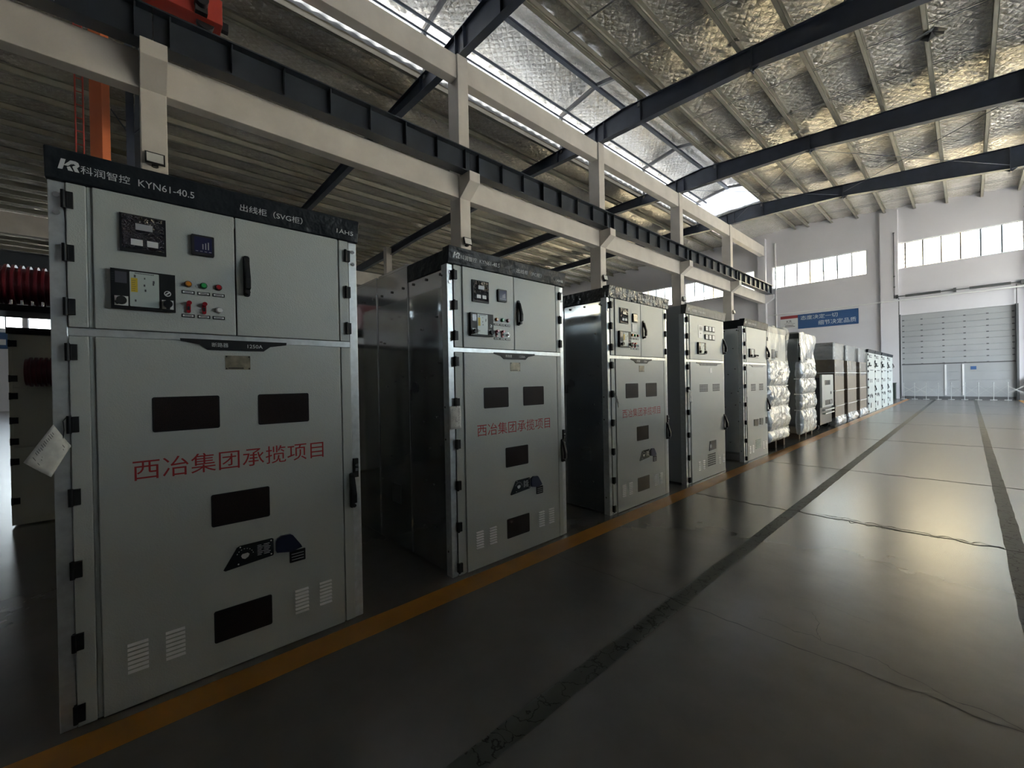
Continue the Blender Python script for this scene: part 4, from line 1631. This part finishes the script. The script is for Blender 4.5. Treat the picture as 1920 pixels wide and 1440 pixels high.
# paper tags tied to the hinges
def paper_tag(label, loc, quad, hook):
    t = thing('paper_tag', label, 'tag', loc)
    P = [Vector((0.028 + dx, y, z)) for y, z, dx in quad]
    n = 8
    vs, fs = [], []
    for i in range(n + 1):
        for j in range(n + 1):
            u, v = i / n, j / n
            p = (P[0] * (1 - u) + P[3] * u) * (1 - v) + (P[1] * (1 - u) + P[2] * u) * v
            p = p + Vector((0.008 * math.sin(u * PI) + 0.004 * math.sin(v * 5), 0, 0))
            vs.append(p)
    for i in range(n):
        for j in range(n):
            a = i * (n + 1) + j
            fs.append((a, a + 1, a + n + 2, a + n + 1))
    mb = MB()
    mb.add(vs, fs, 0, True)
    rng = random.Random(len(label))
    e0, e1 = P[3] - P[0], P[1] - P[0]
    nrm = Vector((0.010, 0, 0))
    for k in range(16):
        v = 0.12 + 0.05 * k
        for q in range(3):
            u0 = 0.10 + 0.28 * q + rng.uniform(0, .06)
            u1 = u0 + rng.uniform(.08, .20)
            if v > .62 and rng.random() < .65:
                continue
            a, b = P[0] + e0 * u0 + e1 * v + nrm, P[0] + e0 * u1 + e1 * v + nrm
            c = e1 * 0.012
            mb.add([a, b, b + c, a + c], [(0, 1, 2, 3)], 1)
    o = mb.build('sheet', [PAPER, INK], t)
    sol = o.modifiers.new('thickness', 'SOLIDIFY')
    sol.thickness = 0.0006
    mb = MB()
    h = Vector(hook)
    top = (P[0] * 0.45 + P[3] * 0.55)
    pts = [h + Vector((0.02, -0.004, 0.04)), h + Vector((0.035, -0.016, 0.02)), h + Vector((0.035, -0.014, -0.02)), top + Vector((0.008, 0, -0.012))]
    mb.tube(pts, 0.0018, 6)
    mb.build('string', BLACK, t)
    return t


paper_tag('white paper tag hanging askew from the nearest cabinet', (FX, CY['a'], 0), [(.006, 1.402, .004), (-.078, 1.250, .05), (.000, 1.176, .05), (.058, 1.300, .0)], (0, .052, 1.395))
paper_tag('white paper tag covered in print hanging on the second cabinet', (FX, CY['b'], 0), [(-.028, 1.37, .0), (-.026, 1.19, .006), (.082, 1.19, .006), (.080, 1.37, .0)], (0, .05, 1.395))
paper_tag('curling white paper tag on the third cabinet', (FX, CY['c'], 0), [(.05, 1.42, .0), (-.03, 1.36, .10), (.00, 1.24, .10), (.07, 1.31, .02)], (0, .05, 1.395))
paper_tag('long white paper tag on the fourth cabinet', (FX, 5.96, 0), [(.00, 1.40, .0), (-.05, 1.22, .04), (.07, 1.20, .04), (.09, 1.38, .0)], (0, .05, 1.395))
paper_tag('narrow white paper tag on the fifth cabinet', (FX, 8.28, 0), [(-.02, 1.37, .0), (-.04, 1.20, .03), (.03, 1.17, .03), (.04, 1.36, .0)], (0, .05, 1.395))

# ------------------------------------------------------------------ left hall behind the nearest cabinet
t = thing('switchgear_cabinet', 'beige cabinet with dark top strip in the gloom behind the nearest one', 'cabinet', (-7.35, -1.02, 0))
mb = MB()
mb.box(-1.6, -0.02, 0.0, 1.0, 0.02, 2.21)
mb.build('body', BEIGE, t, 0.004)
mb = MB()
mb.box(-1.6, 0.01, -0.01, 1.01, 2.21, 2.285)
mb.build('crown_panel', BLACK, t)
for z0, z1, nm in ((1.60, 2.20, 'upper_door'), (0.92, 1.59, 'middle_door'), (0.10, 0.91, 'lower_door')):
    mb = MB()
    mb.box(-0.02, 0.0, 0.03, 0.97, z0, z1)
    mb.build(nm, BEIGE, t, 0.003)
for z in (2.10, 1.70, 1.50, 1.22, 0.98, 0.75, 0.30):
    hinge(t, 0.005, 0.07, z)


for yy in (0.12, 1.26, 2.40):                      # unseen cabinets added to block bright reflections in the near row's zinc sides
    t = thing('switchgear_cabinet', 'unseen beige cabinet added behind the near row to darken its zinc sides', 'cabinet', (-7.35, yy, 0), 0, 'unseen beige cabinets added behind the near row')
    mb = MB()
    mb.box(-1.6, 0.0, 0.0, 1.0, 0.02, 2.21)
    mb.build('body', BEIGE, t, 0.004)
    mb = MB()
    mb.box(-1.6, 0.01, -0.01, 1.01, 2.21, 2.285)
    mb.build('crown_panel', BLACK, t)


def ribbed_bushing(label, loc, length, r, n):
    t = thing('ribbed_bushing', label, 'insulator', loc)
    mb = MB()
    mb.cyl((0, 0, 0), (0, length, 0), r * 0.86, 28)
    for k in range(n):
        y = length * (k + 0.3) / n
        mb.cyl((0, y, 0), (0, y + length / n * 0.42, 0), r, 28)
    mb.build('ribbed_barrel', REDINS, t)
    for a in (-0.02, length):
        mb = MB()
        mb.cyl((0, a, 0), (0, a + 0.02, 0), r * 0.9, 28)
        mb.build('end_flange', REDINS, t)
    return t


ribbed_bushing('lower dark red ribbed insulator before the beige cabinet behind the nearest one', (-7.05, -0.83, 1.765), 0.70, 0.165, 18)
ribbed_bushing('upper dark red ribbed insulator resting on the black rack at the left edge', (-6.6, -0.93, 2.635), 1.95, 0.215, 38)
t = thing('steel_rack', 'black steel rack holding the upper red insulator at the left edge', 'rack', (-6.6, -0.6, 0))
mb = MB()
mb.box(-0.3, 0.26, -1.6, 1.8, 2.345, 2.41)
mb.build('shelf', BLACK, t)
for yy in (-1.55, 1.0, 1.75):
    mb = MB()
    mb.box(-0.28, -0.22, yy - 0.03, yy + 0.03, 0, 2.345)
    mb.build('post', BLACK, t)
mb = MB()
for k in range(7):
    mb.cyl((0.18, -0.26 + k * 0.07, 2.41), (0.18, -0.26 + k * 0.07, 2.465), 0.012, 8)
mb.build('terminal_pins', CHROME, t)
t = thing('chrome_bollard', 'shiny metal post standing on the floor at the far left edge', 'post', (-8.6, -1.5, 0))
mb = MB()
mb.cyl((0, 0, 0), (0, 0, 1.55), 0.06, 20)
mb.cyl((0, 0, 1.55), (0, 0, 1.62), 0.06, 20, 0, 0.02)
mb.build('tube', CHROME, t)
mb = MB()
mb.cyl((0, 0, 0), (0, 0, 0.02), 0.16, 24)
mb.build('foot', CHROME, t)

# ------------------------------------------------------------------ back wall fittings
d = sempty('door_1')
mb = MB()
for k in range(9):
    z0 = 2.24 + k * 0.357
    mb.box(DOOR[0], DOOR[1], YB + 0.06, YB + 0.12, z0 + 0.006, z0 + 0.351)
for k in range(4):
    z0 = 0.16 + k * 0.51
    mb.box(DOOR[0], DOOR[1], YB + 0.06, YB + 0.12, z0 + 0.006, z0 + 0.504)
mb.box(DOOR[0], DOOR[1], YB + 0.10, YB + 0.13, 0.0, 5.46)
mb.build('sectional_panel', DOORM, d, 0.004)
mb = MB()
mb.box(DOOR[0], DOOR[1], YB + 0.04, YB + 0.06, 2.19, 2.26)
mb.box(DOOR[0], DOOR[1], YB + 0.03, YB + 0.06, 0.0, 0.17)
mb.build('seal_strip', DOORD, d)
mb = MB()
for r in range(9):
    for x in (-2.84, -1.98, -1.02, -0.12, 0.80, 1.78):
        z = 2.24 + 0.357 * r + 0.01
        mb.box(x - 0.05, x + 0.05, YB + 0.035, YB + 0.06, z - 0.03, z + 0.03)
mb.build('panel_hinges', DOORD, d)
for x in (-0.95, -0.20):
    mb = MB()
    mb.box(x - 0.04, x + 0.04, YB + 0.02, YB + 0.06, 0.25, 2.14)
    mb.build('wicket_frame', WFRAME, d)
mb = MB()
mb.box(0.10, 0.34, YB + 0.05, YB + 0.06, 1.80, 2.0)
mb.build('notice', BLUEB, d)
for x in (-3.02, 1.90):
    mb = MB()
    mb.box(x - 0.05, x + 0.07, YB - 0.14, YB - 0.001, 0.0, 5.5)
    mb.box(x - 0.02, x + 0.02, YB - 0.18, YB - 0.14, 0.0, 6.6)
    mb.build('guide_rail', DOORD, d)
t = thing('spring_shaft', 'dark torsion spring shaft mounted on the wall above the sectional door', 'door shaft', (-0.5, YB - 0.22, 6.68))
mb = MB()
mb.cyl((-2.6, 0, 0), (2.7, 0, 0), 0.03, 10)
mb.build('axle', DOORD, t)
for a, b in ((-2.2, -0.6), (0.6, 2.2)):
    mb = MB()
    mb.cyl((a, 0, 0), (b, 0, 0), 0.075, 14)
    mb.build('torsion_spring', DOORD, t)
for x in (-2.6, 0.0, 2.62):
    mb = MB()
    mb.box(x - 0.06, x + 0.06, -0.06, 0.215, -0.12, 0.12)
    mb.build('bearing_plate', DOORD, t)
mb = MB()
mb.cyl((-10.6, YB - 0.26, 6.40), (8.0, YB - 0.26, 6.44), 0.045, 10)
tag(mb.build('water_pipe', PIPEM, None), 'long white pipe running across the back wall above the door', 'pipe')
for k, x in enumerate((-3.22, 2.24)):
    mb = MB()
    mb.cyl((x, YB - 0.22, 6.6), (x, YB - 0.22, 10.9), 0.018, 8)
    for z in (7.3, 8.0, 10.85):
        mb.box(x - 0.04, x + 0.04, YB - 0.24, YB - 0.17, z, z + 0.07)
    tag(mb.build('conduit', DOORD, None), 'thin dark conduit rising from the %s end of the spring shaft' % ('left', 'right')[k], 'conduit')
mb = MB()
mb.cyl((-10.08, YB - 0.06, 3.2), (-10.08, YB - 0.06, 12.0), 0.05, 10)
tag(mb.build('down_pipe', PIPEM, None), 'white vertical pipe in the back wall corner beside the girder end', 'pipe')
t = thing('wall_banner', 'blue slogan banner on the back wall above the wrapped cabinets', 'banner', (0, YB - 0.02, 0))
mb = MB()
mb.box(-8.66, -5.10, -0.01, 0.01, 5.18, 6.25)
mb.build('blue_sheet', BLUEB, t)
mb = MB()
mb.box(-9.80, -8.66, -0.01, 0.01, 5.30, 6.22, 0)
mb.box(-9.80, -8.66, -0.012, -0.010, 6.02, 6.24, 1)
mb.box(-9.55, -8.85, -0.0115, -0.0102, 5.62, 5.64, 2)
mb.text('KR', -9.40, -9.05, 5.70, 5.90, -0.0115, 2, 'Y')
for k in range(2):
    mb.box(-9.5, -8.95 + .1 * k, -0.0115, -0.0102, 5.48 - .09 * k, 5.52 - .09 * k, 2)
mb.build('emblem_board', [WFRAME, REDB, INK], t)
mb = MB()
mb.text('态度决定一切', -8.48, -6.25, 5.82, 6.13, -0.0115, 0, 'Y')
mb.build('lettering', WHITE_T, t)
mb = MB()
mb.text('细节决定品质', -7.40, -5.22, 5.34, 5.68, -0.0115, 0, 'Y')
mb.build('lettering', WHITE_T, t)
mb = MB()
mb.box(-5.08, -4.28, -0.006, 0.01, 5.32, 6.22)
mb.build('blank_board', WALLM, t)
# expanding barrier in front of the door
t = thing('expanding_barrier', 'white expanding barrier standing before the sectional door', 'barrier', (-2.8, YB - 0.75, 0))
PX = [0.0, 0.50, 1.02, 1.55, 2.10, 2.65, 3.20, 3.78, 4.32, 4.9]
for k, x in enumerate(PX):
    mb = MB()
    mb.cyl((x, 0, 0.02), (x, 0, 0.96), 0.013, 8)
    mb.cyl((x, 0, 0.96), (x, 0, 1.04), 0.026, 10)
    mb.box(x - 0.14, x + 0.14, -0.03, 0.03, 0, 0.03)
    mb.box(x - 0.03, x + 0.03, -0.14, 0.14, 0, 0.03)
    mb.build('barrier_post', BARR, t)
mb = MB()
for a, b in ((0.0, 0.50), (0.50, 1.02), (4.32, 4.9)):
    mb.bar((a, -0.01, 0.42), (b, -0.01, 0.80), 0.014, 0.03)
    mb.bar((a, 0.01, 0.80), (b, 0.01, 0.42), 0.014, 0.03)
for a, b in zip(PX[1:-1], PX[2:]):
    mb.bar((a, 0, 0.30), (b, 0, 0.86), 0.006, 0.010)
    mb.bar((a, 0, 0.86), (b, 0, 0.30), 0.006, 0.010)
mb.build('lattice_bars', BARR, t)
for x0, x1, h, lb, nm in ((-3.95, -3.2, 1.05, 'dark green box on the floor left of the sectional door', 'storage_box'), (2.36, 3.1, 1.35, 'dark box on the floor right of the sectional door', 'storage_box')):
    t = thing(nm, lb, 'box', (x0, YB - 0.66 - (0 if x0 < 0 else 0.1), 0))
    mb = MB()
    mb.box(0, x1 - x0, 0, 0.6, 0.0, h - 0.06)
    mb.build('bin', BINM, t, 0.01)
    mb = MB()
    mb.box(-0.02, x1 - x0 + 0.02, -0.02, 0.62, h - 0.06, h)
    mb.build('lid', BINM, t, 0.01)
# boxy speaker and hanging cable on the fourth column
t = thing('wall_speaker', 'dark loudspeaker on a tilted arm on the fourth column', 'speaker', (-10.98, COLY[3] - 0.001, 8.0))
mb = MB()
mb.box(-0.14, 0.14, -0.26, -0.06, -0.5, 0.1)
mb.build('cabinet', DARKM, t)
mb = MB()
mb.bar((0, -0.06, -0.1), (0, 0, -0.1), 0.06, 0.06)
mb.build('arm', DARKM, t)

# ------------------------------------------------------------------ outdoors, seen through the windows
mb = MB()
mb.box(-80, 80, -60, 120, -0.6, -0.25)
struct(mb.build('ground', GROUND))
t = thing('office_building', 'cream office building seen through the back windows', 'building', (0, 58, 0))
mb = MB()
mb.box(-45, 40, 0, 10, -0.3, 24, 0)
mb.build('wall', BRICKW, t)
mb = MB()
for x0 in range(-42, -8, 5):
    mb.box(x0, x0 + 3.9, -0.12, 0.0, 9.0, 20.0, 0)
mb.build('white_panels', FACADEW, t)
mb = MB()
for x0 in range(-42, -8, 5):
    for z0 in (9.6, 13.4, 17.0):
        mb.box(x0 + 0.4, x0 + 1.7, -0.2, -0.12, z0, z0 + 2.6)
        mb.box(x0 + 2.1, x0 + 3.5, -0.2, -0.12, z0, z0 + 2.6)
for x0 in (0.5, 9, 17):
    mb.box(x0, x0 + 2.6, -0.1, 0.02, 9.6, 16.5)
mb.build('window_panes', FACGLASS, t)
mb = MB()
mb.text('空', -5.0, -3.0, 14.3, 16.2, -0.05, 0, 'Y')
mb.text('间', -5.0, -3.0, 12.0, 13.9, -0.05, 0, 'Y')
mb.build('facade_letters', BROWNT, t)
